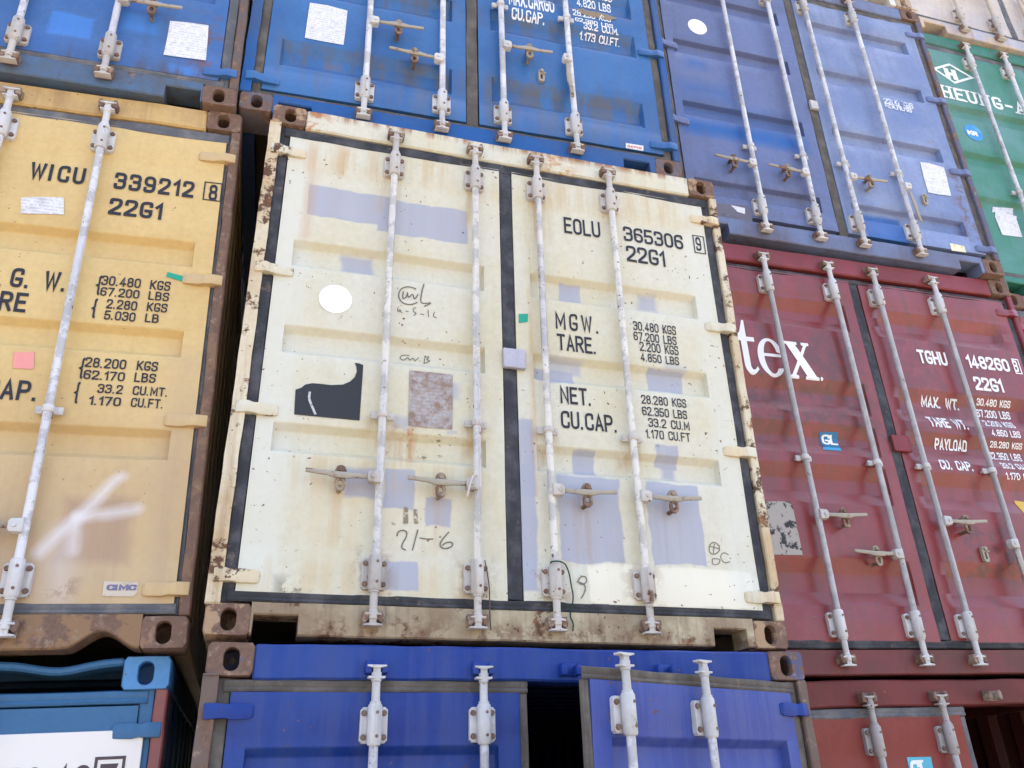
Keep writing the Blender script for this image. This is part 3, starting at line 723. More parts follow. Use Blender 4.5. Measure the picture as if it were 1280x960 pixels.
rE,eL,eR=container('E','cream container with lavender paint patches, white dot and black decal',me_,
 (Door(-1.122,-.055,-1.052,-.14,ERECS,seed=1),Door(.015,1.122,.096,1.008,ERECS,seed=4)),(-.606,-.192,.141,.554),((.635,-1),(.635,-1),(.637,1),(.637,1)),-.02,hinges=(2.305,1.615,.92,.222))
def tE(f,dd,t,bl,br,tl,wt=.15,gap=.24,k='E',m=BLACK): return T(k,dd,t,f(*bl),f(*br),f(*tl),m,wt,gap)
tE(z3,eR,'EOLU',(316,874),(452,888),(318,815)); tE(z3,eR,'365306',(540,903),(764,938),(542,850)); tE(z3,eR,'9',(812,940),(832,945),(812,890)); boxed('E',eR,z3(797,883),z3(846,953),.003,BLACK)
tE(z7,eR,'22G1',(551,80),(696,101),(553,22))
tE(z7,eR,'MGW.',(284,333),(447,352),(284,270),.14,.42); tE(z7,eR,'TARE.',(290,413),(438,431),(289,351)); tE(z7,eR,'NET.',(302,613),(420,630),(302,548)); tE(z7,eR,'CU.CAP.',(305,705),(517,728),(304,640))
for t,bl,br,tl in (('30.480 KGS',(575,338),(735,353),(575,305)),('67.200 LBS',(577,376),(737,391),(577,344)),('2.200 KGS',(600,416),(745,431),(600,382)),('4.850 LBS',(603,455),(747,470),(603,424)),
 ('28.280 KGS',(606,614),(774,629),(606,581)),('62.350 LBS',(609,657),(777,672),(609,625)),('33.2 CU.M',(632,701),(786,714),(632,668)),('1.170 CU.FT',(622,743),(789,759),(622,710))): tE(z7,eR,t,bl,br,tl,.14)
disc('E',eL,419.3,374.4,.0745,DOT,'white_dot')
poly_on('E',eL,[z6(*q) for q in ((208,562),(228,556),(245,543),(270,538),(300,540),(340,545),(385,543),(412,532),(430,515),(438,495),(436,475),(430,462),(445,463),(462,470),(455,575),(448,678),(330,667),(203,655))],ink('decal_black',(.03,.03,.034,1),(.2,.2,.22,1),.15),'torn_decal',label='torn black decal')
poly_on('E',eL,[z6(*q) for q in ((635,490),(715,497),(797,506),(797,620),(795,712),(712,705),(630,697),(634,600))],PLATE_R,'data_plate',off=.004,label='rust stained data plate')
PEN=ink('marker_pen',lin(120,112,100),CREAM,.35,.6,60.)
def pen(f,pts,hw=.0028,dd=eL,k='E',sm=2,m=PEN): line_on(k,dd,[f(*p) for p in pts],hw,m,'scribble',sm=sm)
pen(z6,[(660,185),(630,175),(600,185),(592,215),(610,240),(640,245),(665,235)]); pen(z6,[(612,195),(608,225),(625,215),(628,195),(630,222),(648,200),(652,228),(668,205)]); pen(z6,[(690,165),(680,200),(676,235),(690,240),(722,235),(690,250)])
pen(z6,[(592,255),(590,272),(605,265),(594,262),(608,275)],.002); pen(z6,[(620,268),(632,269)],.002); pen(z6,[(660,255),(648,258),(650,270),(662,275),(650,285)],.002); pen(z6,[(675,278),(690,280)],.002); pen(z6,[(705,262),(707,290)],.002); pen(z6,[(730,270),(722,288),(738,292)],.002)
pen(z6,[(640,420),(612,418),(602,430),(618,440),(636,425),(640,440),(655,428),(660,442),(675,428)],.002); pen(z6,[(700,420),(695,450)],.002); pen(z6,[(698,425),(718,425),(702,436),(722,440),(696,450)],.002)
pen(zd,[(358,835),(370,795),(415,785),(442,805),(430,850),(400,895),(395,930),(430,945)],.0026); pen(zd,[(527,783),(505,860),(482,948)],.0026,sm=0); pen(zd,[(540,848),(590,858),(650,857)],.0024); pen(zd,[(776,800),(730,850),(700,895),(712,930),(760,935),(808,910),(800,880),(750,885),(720,910)],.0026)
pen(zc,[(470,430),(480,410),(500,408),(505,430),(485,440),(470,428),(500,440),(495,470),(483,490)],.0024,eR); pen(zc,[(988,300),(968,282),(948,295),(950,325),(970,330),(988,315),(985,300)],.002,eR); pen(zc,[(952,300),(985,308)],.0018,eR,sm=0); pen(zc,[(968,290),(964,325)],.0018,eR,sm=0); pen(zc,[(1020,330),(1000,320),(988,340),(1005,362),(1025,355)],.0018,eR); pen(zc,[(960,345),(990,345),(985,365),(960,368),(960,345)],.0018,eR)
FADEB=ink('marker_faded',lin(150,135,110),CREAM,.8,.6,50.)
for q in range(7): line_on('E',eL,[zd(425+q*5+(55 if q>3 else 0),600+q*4),zd(418+q*7+(60 if q>3 else 0),735)],.0045,FADEB,'scuff')
for (px_,py_) in ((690,75),(545,200),(575,205),(700,195)): poly_on('E',eL,[zd(px_-22,py_-4),zd(px_+8,py_-12),zd(px_+24,py_+3),zd(px_-4,py_+11)],FADEB,'paint_chip')
line_on('E',eL,[z6(262,570),z6(258,595),z6(268,620),z6(283,655)],.005,ink('scratch_pale',(.5,.5,.52,1),(.05,.05,.06,1),.6,.5,70.),'scratch',off=.0045,sm=1)
pen(z2,[(328,483),(308,482),(302,492),(322,500),(318,508),(300,507)],.0024)
poly_on('E',eR,[z7(*q) for q in ((145,278),(180,278),(178,308),(145,312))],STICK_GREEN,'tape',label='small green tape')
bm=bmesh.new(); x0,x1,z0,z1=r_('E',z7,82,412,168,492); box(bm,x0,x1,-.012,.012,z0,z1,.003); put('seal_guard',finish(bm,'seal_guard',40),paint('lavender_plate',LAV,lin(190,186,200),.02,.2),rE,label='lavender guard plate over the centre seam')
# loose things tied to the cream container's rods
def cord(name,pts,r,mat,label,cat):
    q=[Vector(p) for p in pts]
    for _ in range(2):
        n=[q[0]]
        for a,b in zip(q,q[1:]): n+=[a*.75+b*.25,a*.25+b*.75]
        q=n+[q[-1]]
    bm=bmesh.new(); tube(bm,q,r,6); o=put(name,finish(bm,name,60),mat); o['label']=label; o['category']=cat; return o
def wE(u,v,dep): x,z=P('E',u,v,dep); return (x,dep,z+2.591)
sN=NT('cord_green',.8,.2); sN.b.inputs['Base Color'].default_value=(.02,.06,.05,1)
cord('cord',[wE(688,704,-.03),wE(689,702,-.062),wE(697,701,-.062),wE(704,703,-.05),wE(708,707,-.03),wE(712,718,-.02),wE(714,732,-.012),wE(717,745,-.012),wE(715,760,-.012),wE(712,770,-.012),wE(717,779,-.012),wE(716,789,-.012)],.0032,sN.m,'dark green cord tied round a locking rod of the cream container','cord')
sT=NT('strap_pale',.6,.3); sT.b.inputs['Base Color'].default_value=(.55,.48,.43,1)
cord('strap',[wE(598,594,-.03),wE(593,593,-.058),wE(589,600,-.066),wE(586,612,-.066),wE(584,621,-.062)],.005,sT.m,'pale plastic strap looped round a handle hub of the cream container','strap')
sC=NT('chain_iron',.7,.3); sC.b.inputs['Base Color'].default_value=(.12,.09,.07,1)
cord('wire',[wE(606,700,-.05),wE(609,715,-.03),wE(612,735,-.012),wE(612,760,-.01),wE(613,780,-.01),wE(614,788,-.01)],.0028,sC.m,'thin rusty wire hanging beside a rod foot of the cream container','wire')
# ---- B: yellow
zB1=Z(0,0,3); zB5=Z(0,300,3); zB6=Z(0,600,2.667)
YB=tg(238,208,148); YB2=tg(232,200,140); TAN=tg(206,180,150)
bp=[('rect',(-1.2,1.13,-.2,.72),TAN,.95,.4),('rect',(1.07,1.13,.1,1.2),TAN,.7,.1),('rect',PR('B',82,622,160,705),lin(180,150,125),.75,.02),
 ('seg',*P('B',150,597),*P('B',50,690),.017,(.72,.70,.72,1),.7,.022),('seg',*P('B',98,648),*P('B',172,637),.014,(.72,.70,.72,1),.65,.02),('seg',*P('B',95,645),*P('B',91,690),.013,(.72,.70,.72,1),.6,.02),('seg',*P('B',80,668),*P('B',73,740),.025,(.72,.70,.72,1),.35,.06),
 ('blot',PR('B',60,725,95,745),lin(150,120,95),.6,.02)]
B_P=paint('yellow_paint',YB,YB2,rust=.02,dirt=.12,patches=bp,chips=.35,dirt_col=lin(150,125,90)); B_F=paint('yellow_frame',lin(212,178,118),lin(190,155,105),rust=.16,dirt=.45,chips=.8,dirt_col=lin(140,100,70))
B_RUST=rusty('yellow_sill_rust',lin(150,120,92),.5); B_POST=rusty('yellow_post_rust',lin(140,112,90),.3)
archf=lambda x: max(0,.075*math.exp(-((x-.925)/.085)**2)-.008)
rB,bL,bR=container('B','yellow container with black lettering and white spray paint strokes',mats(B_P,B_F,rusty('casting_rust_yellow',lin(150,118,98),.2),RUBG,ROD_W,BRK_W,IRON,lin(190,155,105),sill=B_RUST,post=B_POST,header=B_F,hinge=B_P),
 (Door(-1.158,-.035,-1.072,-.12,ERECS,seed=11),Door(.035,1.158,.12,1.072,[(1.806,1.668),(1.34,1.205),(.872,.733)],seed=13,seams=(2.25,.292))),(-.617,-.205,.205,.617),((.435,-1),(.435,1),(.435,1),(.435,-1)),0,clampz=.915,pockets=(),arch=archf,hinges=(2.30,1.60,.91,.218),edge=1.158)
def tB(f,t,bl,br,tl,wt=.17,gap=.3): return T('B',bR,t,f(*bl),f(*br),f(*tl),BLACK,wt,gap)
tB(zB1,'WICU',(107,670),(314,691),(113,607),.18,.36); tB(zB1,'339212',(424,708),(724,746),(437,647),.18,.34); tB(zB1,'8',(780,752),(812,757),(786,692),.18); boxed('B',bR,zB1(770,684),zB1(826,757),.003,BLACK); tB(zB1,'22G1',(404,804),(604,829),(415,742),.18,.3)
tB(zB5,'G. W.',(33,176),(246,192),(40,103),.17); tB(zB5,'M.',(-80,172),(8,176),(-75,98)); tB(zB5,'TARE',(-130,255),(95,271),(-125,180)); tB(zB5,'CU.CAP.',(-220,585),(138,607),(-215,508),.17)
for t,bl,br,tl in (('30.480',(379,170),(526,181),(385,134)),('KGS',(561,186),(637,194),(565,151)),('67.200',(374,210),(521,221),(378,177)),('LBS',(555,225),(632,233),(558,192)),('2.280',(397,257),(512,266),(400,222)),('KGS',(549,268),(625,277),(552,234)),('5.030',(389,299),(506,307),(392,264)),('LB',(542,309),(593,316),(545,276)),
 ('28.200',(317,477),(471,487),(322,440)),('KGS',(511,489),(590,496),(514,453)),('62.170',(311,522),(466,532),(315,487)),('LBS',(502,533),(582,541),(506,498)),('33.2',(364,574),(458,583),(368,540)),('CU.MT.',(496,582),(628,593),(500,548)),('1.170',(331,619),(451,629),(335,585)),('CU.FT.',(489,627),(611,638),(493,592))): tB(zB5,t,bl,br,tl,.16,.26)
for a,b,c,d in ((355,208,373,132),(338,295,356,218),(291,522,311,440),(272,615,293,530)): tB(zB5,'{',(a,b),(a+20,b+2),(a+6,d),.12)
poly_on('B',bR,[zB1(*q) for q in ((80,745),(95,741),(150,740),(240,742),(240,806),(160,803),(78,803))],STICK_W,'sticker',label='torn white sticker'); poly_on('B',bR,[zB5(*q) for q in ((52,423),(130,420),(127,485),(48,482))],STICK_PINK,'sticker',label='faded pink sticker')
poly_on('B',bR,[zB5(*q) for q in ((628,121),(692,138),(686,158),(623,138))],STICK_GREEN,'tape',label='green tape'); poly_on('B',bR,[zB6(*q) for q in ((347,338),(462,341),(457,375),(445,389),(341,388))],plate('maker_sticker',lin(214,200,182),lin(190,170,150),14),'sticker',label='pale maker sticker')
T('B',bR,'CIMC',zB6(354,369),zB6(454,372),zB6(357,349),ink('sticker_violet',lin(120,118,150),(.4,.4,.5,1),.1),.26,.2,off=.0035)
# ---- A: blue
BA=tg(90,126,186,.05); BA2=tg(98,130,182,.05); BP=tg(98,152,230,.05)
ap=[('rect',PR('A',66,14,113,50),BP,.8,.01),('rect',PR('A',157,14,195,44),BP,.7,.02),('rect',PR('A',209,79,247,97),BP,.95,.012),('streak',(-1.1,1.1,.1,.22),lin(90,85,90),.8,.06),('blot',(.98,1.13,.15,.6),lin(120,80,60),.7,.05)]
A_P=paint('blue_paint_fresh',BA,BA2,rust=.04,dirt=.3,patches=ap,chips=.6,dirt_col=lin(74,84,104)); A_F=paint('blue_frame_worn',lin(84,112,146),lin(92,98,108),rust=.34,dirt=.6,chips=1.,dirt_col=lin(88,72,64))
RECS5=[(.545,.345),(1.10,.91),(1.45,1.245),(1.70,1.46),(1.93,1.74),(2.2,2.02)]
rA,aL,aR=container('A','bright blue container with paler blue touch-up squares and a white notice',mats(A_P,A_F,rusty('casting_rust_a',lin(120,100,92),.15),RUBG,ROD_W,BRK_C,IRON2,lin(60,90,130),post=rusty('post_rust_a',lin(110,100,98),.4)),
 std_doors(0,[(2.05,1.9),(1.55,1.4),(1.1,.95),(.85,.70)],seed=21),(-.611,-.206,.206,.611),((.55,1),(.55,-1),(.62,-1),(.55,1)),0,clampz=1.05,pockets=((-1.03,-.86),(.885,1.05)),hinges=(2.3,1.6,.91,.215))
zA=Z(0,0,3)
poly_on('A',aR,[zA(*q) for q in ((638,80),(700,85),(782,97),(780,140),(772,228),(690,218),(613,207),(628,140))],STICK_W,'notice',label='white printed notice')
# ---- D: blue with white lettering
BD=tg(88,130,186,.05); BD2=tg(80,118,174,.05)
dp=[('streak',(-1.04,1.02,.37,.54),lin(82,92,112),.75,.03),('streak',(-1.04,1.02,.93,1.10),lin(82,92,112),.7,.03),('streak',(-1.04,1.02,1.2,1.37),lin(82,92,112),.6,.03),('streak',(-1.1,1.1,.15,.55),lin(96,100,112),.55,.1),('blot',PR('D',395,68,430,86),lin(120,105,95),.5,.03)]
D_P=paint('blue_paint_dusty',BD,BD2,rust=.02,dirt=.3,patches=dp,chips=.4,dirt_col=lin(78,96,126),rough=.36,spec=.45); D_F=paint('blue_frame',tg(72,112,176,.05),tg(88,112,158,.05),rust=.12,dirt=.4,chips=.7,dirt_col=lin(86,84,92))
rD,dL,dR=container('D','dusty blue container with white weight lettering above the cream one',mats(D_P,D_F,rusty('casting_rust_blue',lin(110,104,112),.5),RUBT,ROD_W,BRK_W,IRON2,lin(60,90,140)),
 (Door(-1.122,-.045,-1.05,-.125,[r for r in RECS5 if r[1]!=1.245],seed=31,slope=.062,depth=.038,seams=(2.26,.30),endw=.012),Door(.03,1.122,.105,1.03,RECS5,seed=33,slope=.062,depth=.038,seams=(2.26,.30),endw=.012)),(-.60,-.185,.16,.575),((.735,1),(.54,-1),(.742,1),(.73,'hangL')),-.008,clampz=1.10,pockets=((-1.03,-.86),(.86,1.02)),gasket_z=((2.40,2.462),(.112,.15)),hinges=(2.3,1.6,.97,.225),catches=((*P('D',676,97),0),))
def tD(t,bl,br,tl,wt=.2,gap=.22): return T('D',dR,t,z3(*bl),z3(*br),z3(*tl),WHITE2,wt*.8,gap)
tD('MAX.CARGO',(108,18),(279,46),(106,-22)); tD('CU.CAP.',(116,74),(243,92),(117,28)); tD('2.190 KGS',(366,-16),(494,8),(368,-48)); tD('4.820 LBS',(363,24),(491,51),(366,-8)); tD('28.295 KGS',(348,58),(490,80),(350,36)); tD('62.380 LBS',(356,80),(498,100),(357,66)); tD('33.2 CU.M.',(387,110),(520,135),(389,85)); tD('1.173 CU.FT.',(372,150),(524,180),(374,118))
poly_on('D',dR,[z3(*q) for q in ((360,35),(385,30),(405,42),(440,46),(490,60),(512,72),(480,78),(430,66),(385,55))],plate('rub_mark',lin(150,130,100),lin(96,104,124),30),'scuff',off=.0032)
poly_on('D',dL,[z2(*q) for q in ((262,12),(330,22),(403,42),(396,110),(388,170),(318,158),(243,143),(252,80))],STICK_W,'notice',off=.003,label='white printed notice')
poly_on('D',dR,[z3(*q) for q in ((546,537),(612,548),(612,568),(546,557))],STICK_W,'sticker',label='white sticker with red print'); T('D',dR,'SHIPPING',z3(552,553),z3(606,562),z3(552,545),ink('print_red',(.6,.16,.1,1),(.7,.3,.2,1),.3),.2,.2,off=.0035)
# ---- G: grey blue
zg1=Z(820,0,5.333); zg2=Z(1020,60,5.333); zg3=Z(1020,180,5.333); zg4=Z(840,160,5.333)
BG_=tg(126,138,180,.05); BG2=tg(156,170,206,.05); SP=tg(72,116,186,.045)
g_=lambda f,a,b,c,d,al=.9,so=.05:('rect',r_('G',f,a,b,c,d),SP,al,so)
gp=[g_(zg1,200,380,330,460,.7),g_(zg1,190,560,460,640,.9,.1),g_(zg1,180,700,900,820,.75,.12),g_(zg1,190,780,960,1010,1.,.05),g_(zg4,120,-60,900,150,1.,.06),('blot',(-1.1,0,.15,.45),lin(100,100,120),.5,.1)]
gp2=[g_(zg3,290,440,640,690,.9,.015),g_(zg2,450,320,700,500,.22,.1),('blot',r_('G',zg2,740,560,815,700),lin(150,115,95),.8,.03),('blot',(1.0,1.13,.2,.9),lin(120,95,85),.7,.05)]
kw=dict(rust=.04,dirt=.4,chips=.7,dirt_col=lin(96,100,122),spec=.35)
G_L=paint('greyblue_paint_left',BG_,tg(124,134,172,.05),patches=gp,**kw); G_R=paint('greyblue_paint_right',BG2,tg(138,154,196,.05),patches=gp2,**kw); G_F=paint('greyblue_frame',tg(134,146,180,.05),tg(126,128,150,.05),rust=.3,dirt=.6,chips=1.,dirt_col=lin(92,76,70))
GRECS=[(2.20,2.065),(1.69,1.555),(1.10,.968),(.433,.305)]
rG,gL,gR=container('G','grey blue faded container with white dot and darker blue touch-ups',mats(G_L,G_F,rusty('casting_rust_g',lin(120,104,98),.15),RUBT,ROD_W,BRK_W,IRON2,lin(90,95,140),door1=G_R,post=rusty('post_rust_g',lin(104,106,130),.55)),
 (Door(-1.122,-.05,-1.062,-.14,GRECS,seed=41,slope=.012,depth=.042,seams=(2.27,.22)),Door(.025,1.122,.098,1.018,GRECS,seed=43,slope=.012,depth=.042,seams=(2.27,.22))),(-.627,-.232,.095,.531),((.575,-1),(.575,-1),(.61,1),(.61,'hangR')),-.012,clampz=.74,two=(False,)*4,pockets=((-1.05,-.88),(.86,1.03)),gasket_z=((2.40,2.462),(.10,.135)),hinges=(2.3,1.6,.893,.208),catches=((.725,.565,0),))
gx,gz=P('G',871.6,33.8); disc('G',gL,871.6,33.8,.0745,DOT,'white_dot')
T('G',gR,'2200 KGS',zg2(455,372),zg2(648,400),zg2(443,332),FADED,.2,.2); T('G',gR,'5901018',zg2(462,400),zg2(640,432),zg2(455,368),FADED,.2,.2)
poly_on('G',gR,[zg3(*q) for q in ((692,122),(750,130),(850,160),(868,225),(898,348),(820,340),(745,325),(715,225))],STICK_W,'notice',off=.004,label='dirty white notice'); poly_on('G',gR,[zg3(*q) for q in ((888,662),(985,682),(1000,725),(902,712))],plate('sticker_cream',(.75,.7,.5,1),(.6,.5,.25,1),30),'sticker')
poly_on('G',gL,[zg4(*q) for q in ((290,508),(500,522),(530,560),(532,640),(300,632))],plate('holder_grey',lin(112,108,124),lin(90,84,92),9),'document_holder',off=.008); poly_on('G',gL,[zg4(*q) for q in ((388,522),(480,540),(482,580),(430,565))],STICK_W,'torn_paper',off=.010)
bm=bmesh.new(); x0,x1,z0,z1=r_('G',zg1,1012,680,1075,745); box(bm,x0,x1,-.012,.012,z0,z1,.003); put('seal_guard',finish(bm,'seal_guard',40),BRK_W,rG)
# ---- H: maroon
zh5=Z(1080,320,6.4); zh6=Z(1120,420,4.8); zh8=Z(900,380,4.8); zh2=Z(940,500,5.333); zh0=Z(900,300,3)
MH=tg(152,80,80,.04); MH2=tg(160,90,92,.04)
hp=[('streak',(-1.1,0,.2,2.4),lin(120,72,68),.35,.1),('blot',(-1.1,-.1,1.3,2.0),lin(88,62,58),.55,.1),('rect',r_('H',zh8,440,480,560,530),lin(96,56,54),.5,.03),('rect',r_('H',zh8,660,480,760,550),lin(104,68,56),.5,.05)]
hp2=[('streak',(0,1.1,.2,2.4),lin(120,72,68),.35,.1),('blot',(.05,1.0,1.3,2.1),lin(110,58,60),.5,.1),('blot',(.2,.6,.5,.8),lin(92,58,60),.8,.05)]
kw=dict(rust=.03,dirt=.4,chips=.6,dirt_col=lin(96,66,60),rough=.32,spec=.55)
H_L=paint('maroon_paint_left',MH,MH2,patches=hp,**kw); H_R=paint('maroon_paint_right',MH,MH2,patches=hp2,**kw); H_F=paint('maroon_frame',tg(156,86,92),tg(142,80,82),rust=.14,dirt=.45,chips=.9,dirt_col=lin(92,66,62))
HRECS=[(2.235,2.03),(1.68,1.455),(1.39,1.197),(1.135,.905),(.60,.35)]
H_S=paint('maroon_sill',lin(122,62,64),lin(104,62,60),rust=.2,dirt=.5,chips=.8,dirt_col=lin(84,62,58))
rH,hL,hR=container('H','maroon container with large white serif lettering and white weight figures',mats(H_L,H_F,rusty('casting_rust_h',lin(118,92,86),.2),RUB,ROD_G,BRK_W,IRON2,lin(110,55,60),door1=H_R,sill=H_S),
 (Door(-1.122,-.105,-1.06,-.18,HRECS,seed=51,slope=.075,depth=.040,seams=(2.275,.315),endw=.02),Door(-.034,1.122,.045,1.03,HRECS,seed=53,slope=.075,depth=.040,seams=(2.275,.315),endw=.035)),(-.735,-.265,.07,.543),((.818,1),(.615,-1),(.815,1),(.70,'hangL')),-.07,clampz=1.15,two=(False,)*4,pockets=(),gasket_z=((2.40,2.44),(.132,.178)),catches=((.342,.646,0),),hinges=(2.33,1.62,.92,.22))
def tH(t,bl,br,tl,wt=.2,gap=.24): return T('H',hR,t,zh6(*bl),zh6(*br),zh6(*tl),WHITE,wt*.95,gap)
tH('TGHU',(140,163),(313,179),(112,80)); tH('148260',(432,190),(687,213),(408,112)); tH('3',(712,216),(742,222),(697,146)); boxed('H',hR,zh6(690,140),zh6(755,228),.004,WHITE); tH('22G1',(478,325),(650,340),(452,243)); tH('MAX. WT.',(152,426),(383,447),(133,357)); tH('TARE WT.',(206,543),(441,562),(183,486)); tH('PAYLOAD',(232,682),(427,700),(208,610)); tH('CU. CAP.',(268,800),(471,819),(248,742))
for t,bl,br,tl in (('30.480 KGS',(479,418),(681,433),(462,371)),('67.200 LBS',(487,486),(689,503),(471,440)),('2.200 KGS',(540,540),(721,553),(526,507)),('4.850 LBS',(577,600),(750,614),(563,560)),('28.280 KGS',(560,670),(752,686),(545,628)),('62.350 LBS',(567,740),(764,756),(551,696)),('33.2 CU.M',(640,795),(805,808),(630,762)),('1.170 CU.FT',(657,862),(862,882),(643,818))): tH(t,bl,br,tl,.18)
# serif word: filled outlines in letter space (x right, z up, x-height 1)
hx0,hz0=P('H',*zh8(140,415)); hx1,_=P('H',*zh8(600,450)); _,hz1=P('H',*zh8(205,203))
hk=(hz1-hz0); kx=(hx1-hx0)/3.05
def serif(pts,nm='lettering'): loc_poly(hL,[(hx0+x*kx,hz0+z*hk) for x,z in pts],WHITE,nm,.003)
def arc(cx,cz,rx,rz,a0,a1,n): return [(cx+rx*math.cos(R(a0+(a1-a0)*i/n)),cz+rz*math.sin(R(a0+(a1-a0)*i/n))) for i in range(n+1)]
def ring(o,i_,nm='lettering'):
    bm=bmesh.new(); a=[bm.verts.new((hx0+x*kx,0,hz0+z*hk)) for x,z in o]; b=[bm.verts.new((hx0+x*kx,0,hz0+z*hk)) for x,z in i_]
    for q in range(len(a)-1): bm.faces.new((a[q],a[q+1],b[q+1],b[q]))
    hL[1].drape(bm,.003); put(nm,finish(bm,nm),WHITE,hL[0])
serif([(-.05,1),(-.05,.88),(.12,.88),(.12,.25)]+arc(.38,.26,.26,.27,180,300,10)+[(.66,.14),(.62,.22),(.52,.14)]+arc(.46,.24,.10,.12,270,180,6)+[(.36,.88),(.66,.88),(.66,1),(.36,1),(.36,1.45),(.28,1.45),(.12,1.12)])
ring(arc(1.22,.5,.52,.52,10,330,44)+[],arc(1.22,.5,.27,.44,22,318,44))
serif([(.95,.52),(1.73,.52),(1.73,.60),(.95,.60)])
serif([(1.86,1),(1.86,.93),(1.95,.9),(2.56,.07),(2.50,0.0),(3.0,0),(3.0,.06),(2.9,.1),(2.25,1)][::-1] if 0 else [(1.86,.93),(1.94,.92),(2.54,.08),(2.47,.07),(2.47,0),(3.02,0),(3.02,.07),(2.93,.09),(2.3,.92),(2.38,.93),(2.38,1),(1.86,1)])
ring([(1.86,0),(1.86,.07),(1.95,.10),(2.28,.5),(2.63,.91),(2.55,.93),(2.55,1)],[(2.20,0),(2.20,.07),(2.10,.10),(2.37,.43),(2.75,.91),(2.86,.93),(2.86,1)])
serif([(3.12+.05*math.cos(6.283*i/14),.05+.05*math.sin(6.283*i/14)) for i in range(14)])
GLB=plate('sticker_blue',(.03,.17,.33,1),(.02,.12,.27,1),9); GLL=plate('sticker_light_blue',(.06,.33,.55,1),(.05,.28,.48,1),9)
poly_on('H',hL,[zh2(*q) for q in ((448,213),(570,217),(585,318),(470,310))],GLB,'sticker',label='blue sticker with white letters'); T('H',hL,'GL',zh2(468,296),zh2(574,308),zh2(455,230),ink('print_white',(.8,.8,.82,1),(.6,.6,.7,1),.05),.17,.16,off=.004)
poly_on('H',hL,[zh2(*q) for q in ((470,312),(588,320),(594,340),(474,332))],GLL,'sticker',off=.0025)
poly_on('H',hL,[(958,627),(986,627),(990,632),(1003,694),(985,694),(950,693),(945,660)],plate('plate_smeared',(.36,.33,.30,1),(.03,.03,.03,1),11,(.53,.57)),'data_plate',off=.004,label='grey plate with a black smear')
poly_on('H',hR,[(1267,626),(1300,630),(1306,656),(1281,645)],plate('sticker_yellow',(.65,.42,.06,1),(.6,.4,.1,1),9),'sticker')
bm=bmesh.new(); x0,x1,z0,z1=r_('H',zh0,632,735,715,800); box(bm,x0,x1,-.010,.012,z0,z1,.003); put('seal_guard',finish(bm,'seal_guard',40),H_F,rH)
# ---- F: deep blue, right door ajar
BF=tg(48,72,150,.02); BF2=tg(56,82,156,.02)
F_P=paint('deep_blue_paint',BF,BF2,rust=.02,dirt=.35,chips=.7,dirt_col=lin(66,76,118),patches=[('streak',(-1.1,1.1,2.0,2.6),lin(70,88,152),.35,.1)]); F_R_LIT=paint('deep_blue_paint_lit',tg(74,90,166,.02),tg(80,96,170,.02),rust=.02,dirt=.35,chips=.7,dirt_col=lin(74,84,126),patches=[('streak',(0,1.1,2.0,2.5),lin(96,110,172),.35,.1)])  # ajar door: same blue, lightened in colour for the extra light it catches
F_PO=rusty('deep_blue_post',lin(120,104,96),.55)
FRECS=[(2.235,2.09),(1.75,1.6),(1.3,1.15),(.85,.70)]
rF,fL,fR=container('F','deep blue container with its right door ajar under the cream one',mats(F_P,F_P,rusty('casting_rust_f',lin(96,98,130),.25),RUBT,ROD_W,BRK_W,IRON2,lin(40,52,110),door1=F_R_LIT,post=F_PO,keeper=F_P),
 std_doors(-.02,FRECS,seed=61,seams=(2.285,.30),slope=.03),(-.613,-.206,.15,.56),((.635,-1),(.635,-1),(.635,1),(.635,1)),-.02,gasket_z=((2.418,2.466),(.125,.17)),open_r=R(20.5),two=(True,True,False,False),hinges=(2.355,1.62,.92,.22))
# ---- C: teal blue with dented header
TC=tg(78,122,164,.02)
C_P=paint('teal_paint',TC,tg(74,118,168,.02),rust=.0,dirt=.12,chips=.15,dirt_col=lin(70,90,120)); C_PO=paint('teal_post',lin(150,92,88),lin(140,90,90),rust=.2,dirt=.4)
def dentC(x,z):      # bent top lip, open below it
    d=.030*math.exp(-((x-.84)/.12)**2)+.012*math.exp(-((x-.5)/.2)**2)
    return (-d+(.098 if z<2.52 else 0),-.004+.02*math.exp(-((x-.8)/.15)**2))
rC,cL,cR=container('C','teal blue container with dented header and white number board',mats(C_P,C_P,paint('teal_casting',lin(92,150,205),lin(84,140,200),rust=.05,dirt=.2,chips=.8),C_P,ROD_W,BRK_W,C_P,lin(60,95,130),post=C_PO),
 std_doors(0,[(1.8,1.65),(1.34,1.2),(.87,.73)],seed=71,seams=None),(-.61,-.2,.2,.61),((.635,-1),(.635,-1),(.635,1),(.635,1)),0,gasket_z=((2.425,2.475),(.125,.17)),hinges=(2.335,1.62,.92,.22),hdr=dentC,keep=(False,)*4)
x0,x1,z0,z1=PR('C',-330,931,165,1040)
bm=bmesh.new(); box(bm,.12,x1,.003,.012,2.03,z1,.002); bo=put('number_board',finish(bm,'number_board',40),plate('board_white',(.78,.74,.70,1),(.76,.72,.69,1),4),cR[0],label='white number board')
NB=ink('board_print',lin(86,74,80),lin(200,190,180),.05)
for t,xa,xb in (('7',0,128),('0',190,285),('1',405,450),('0',505,615),('7',672,785)):
    a,_=P('C',xa/5.333,958.5); b,_=P('C',xb/5.333,958.5); zt=P('C',60,958.5)[1]
    bm=text_bm(t,a,b,zt-.115,.115,.16); 
    for v in bm.verts: v.co.y+=.0015
    put('lettering',finish(bm,'lettering'),NB,bo)
a,zt=P('C',648/5.333,840+578/5.333); b,_=P('C',832/5.333,840+578/5.333)
bm=bmesh.new(); ribbon(bm,[Vector((a,zt-.17)),Vector((b,zt-.17)),Vector((b,zt)),Vector((a,zt))],.005,True,.0015,lambda v,y:Vector((v.x,y,v.y))); put('lettering',finish(bm,'lettering'),NB,bo)
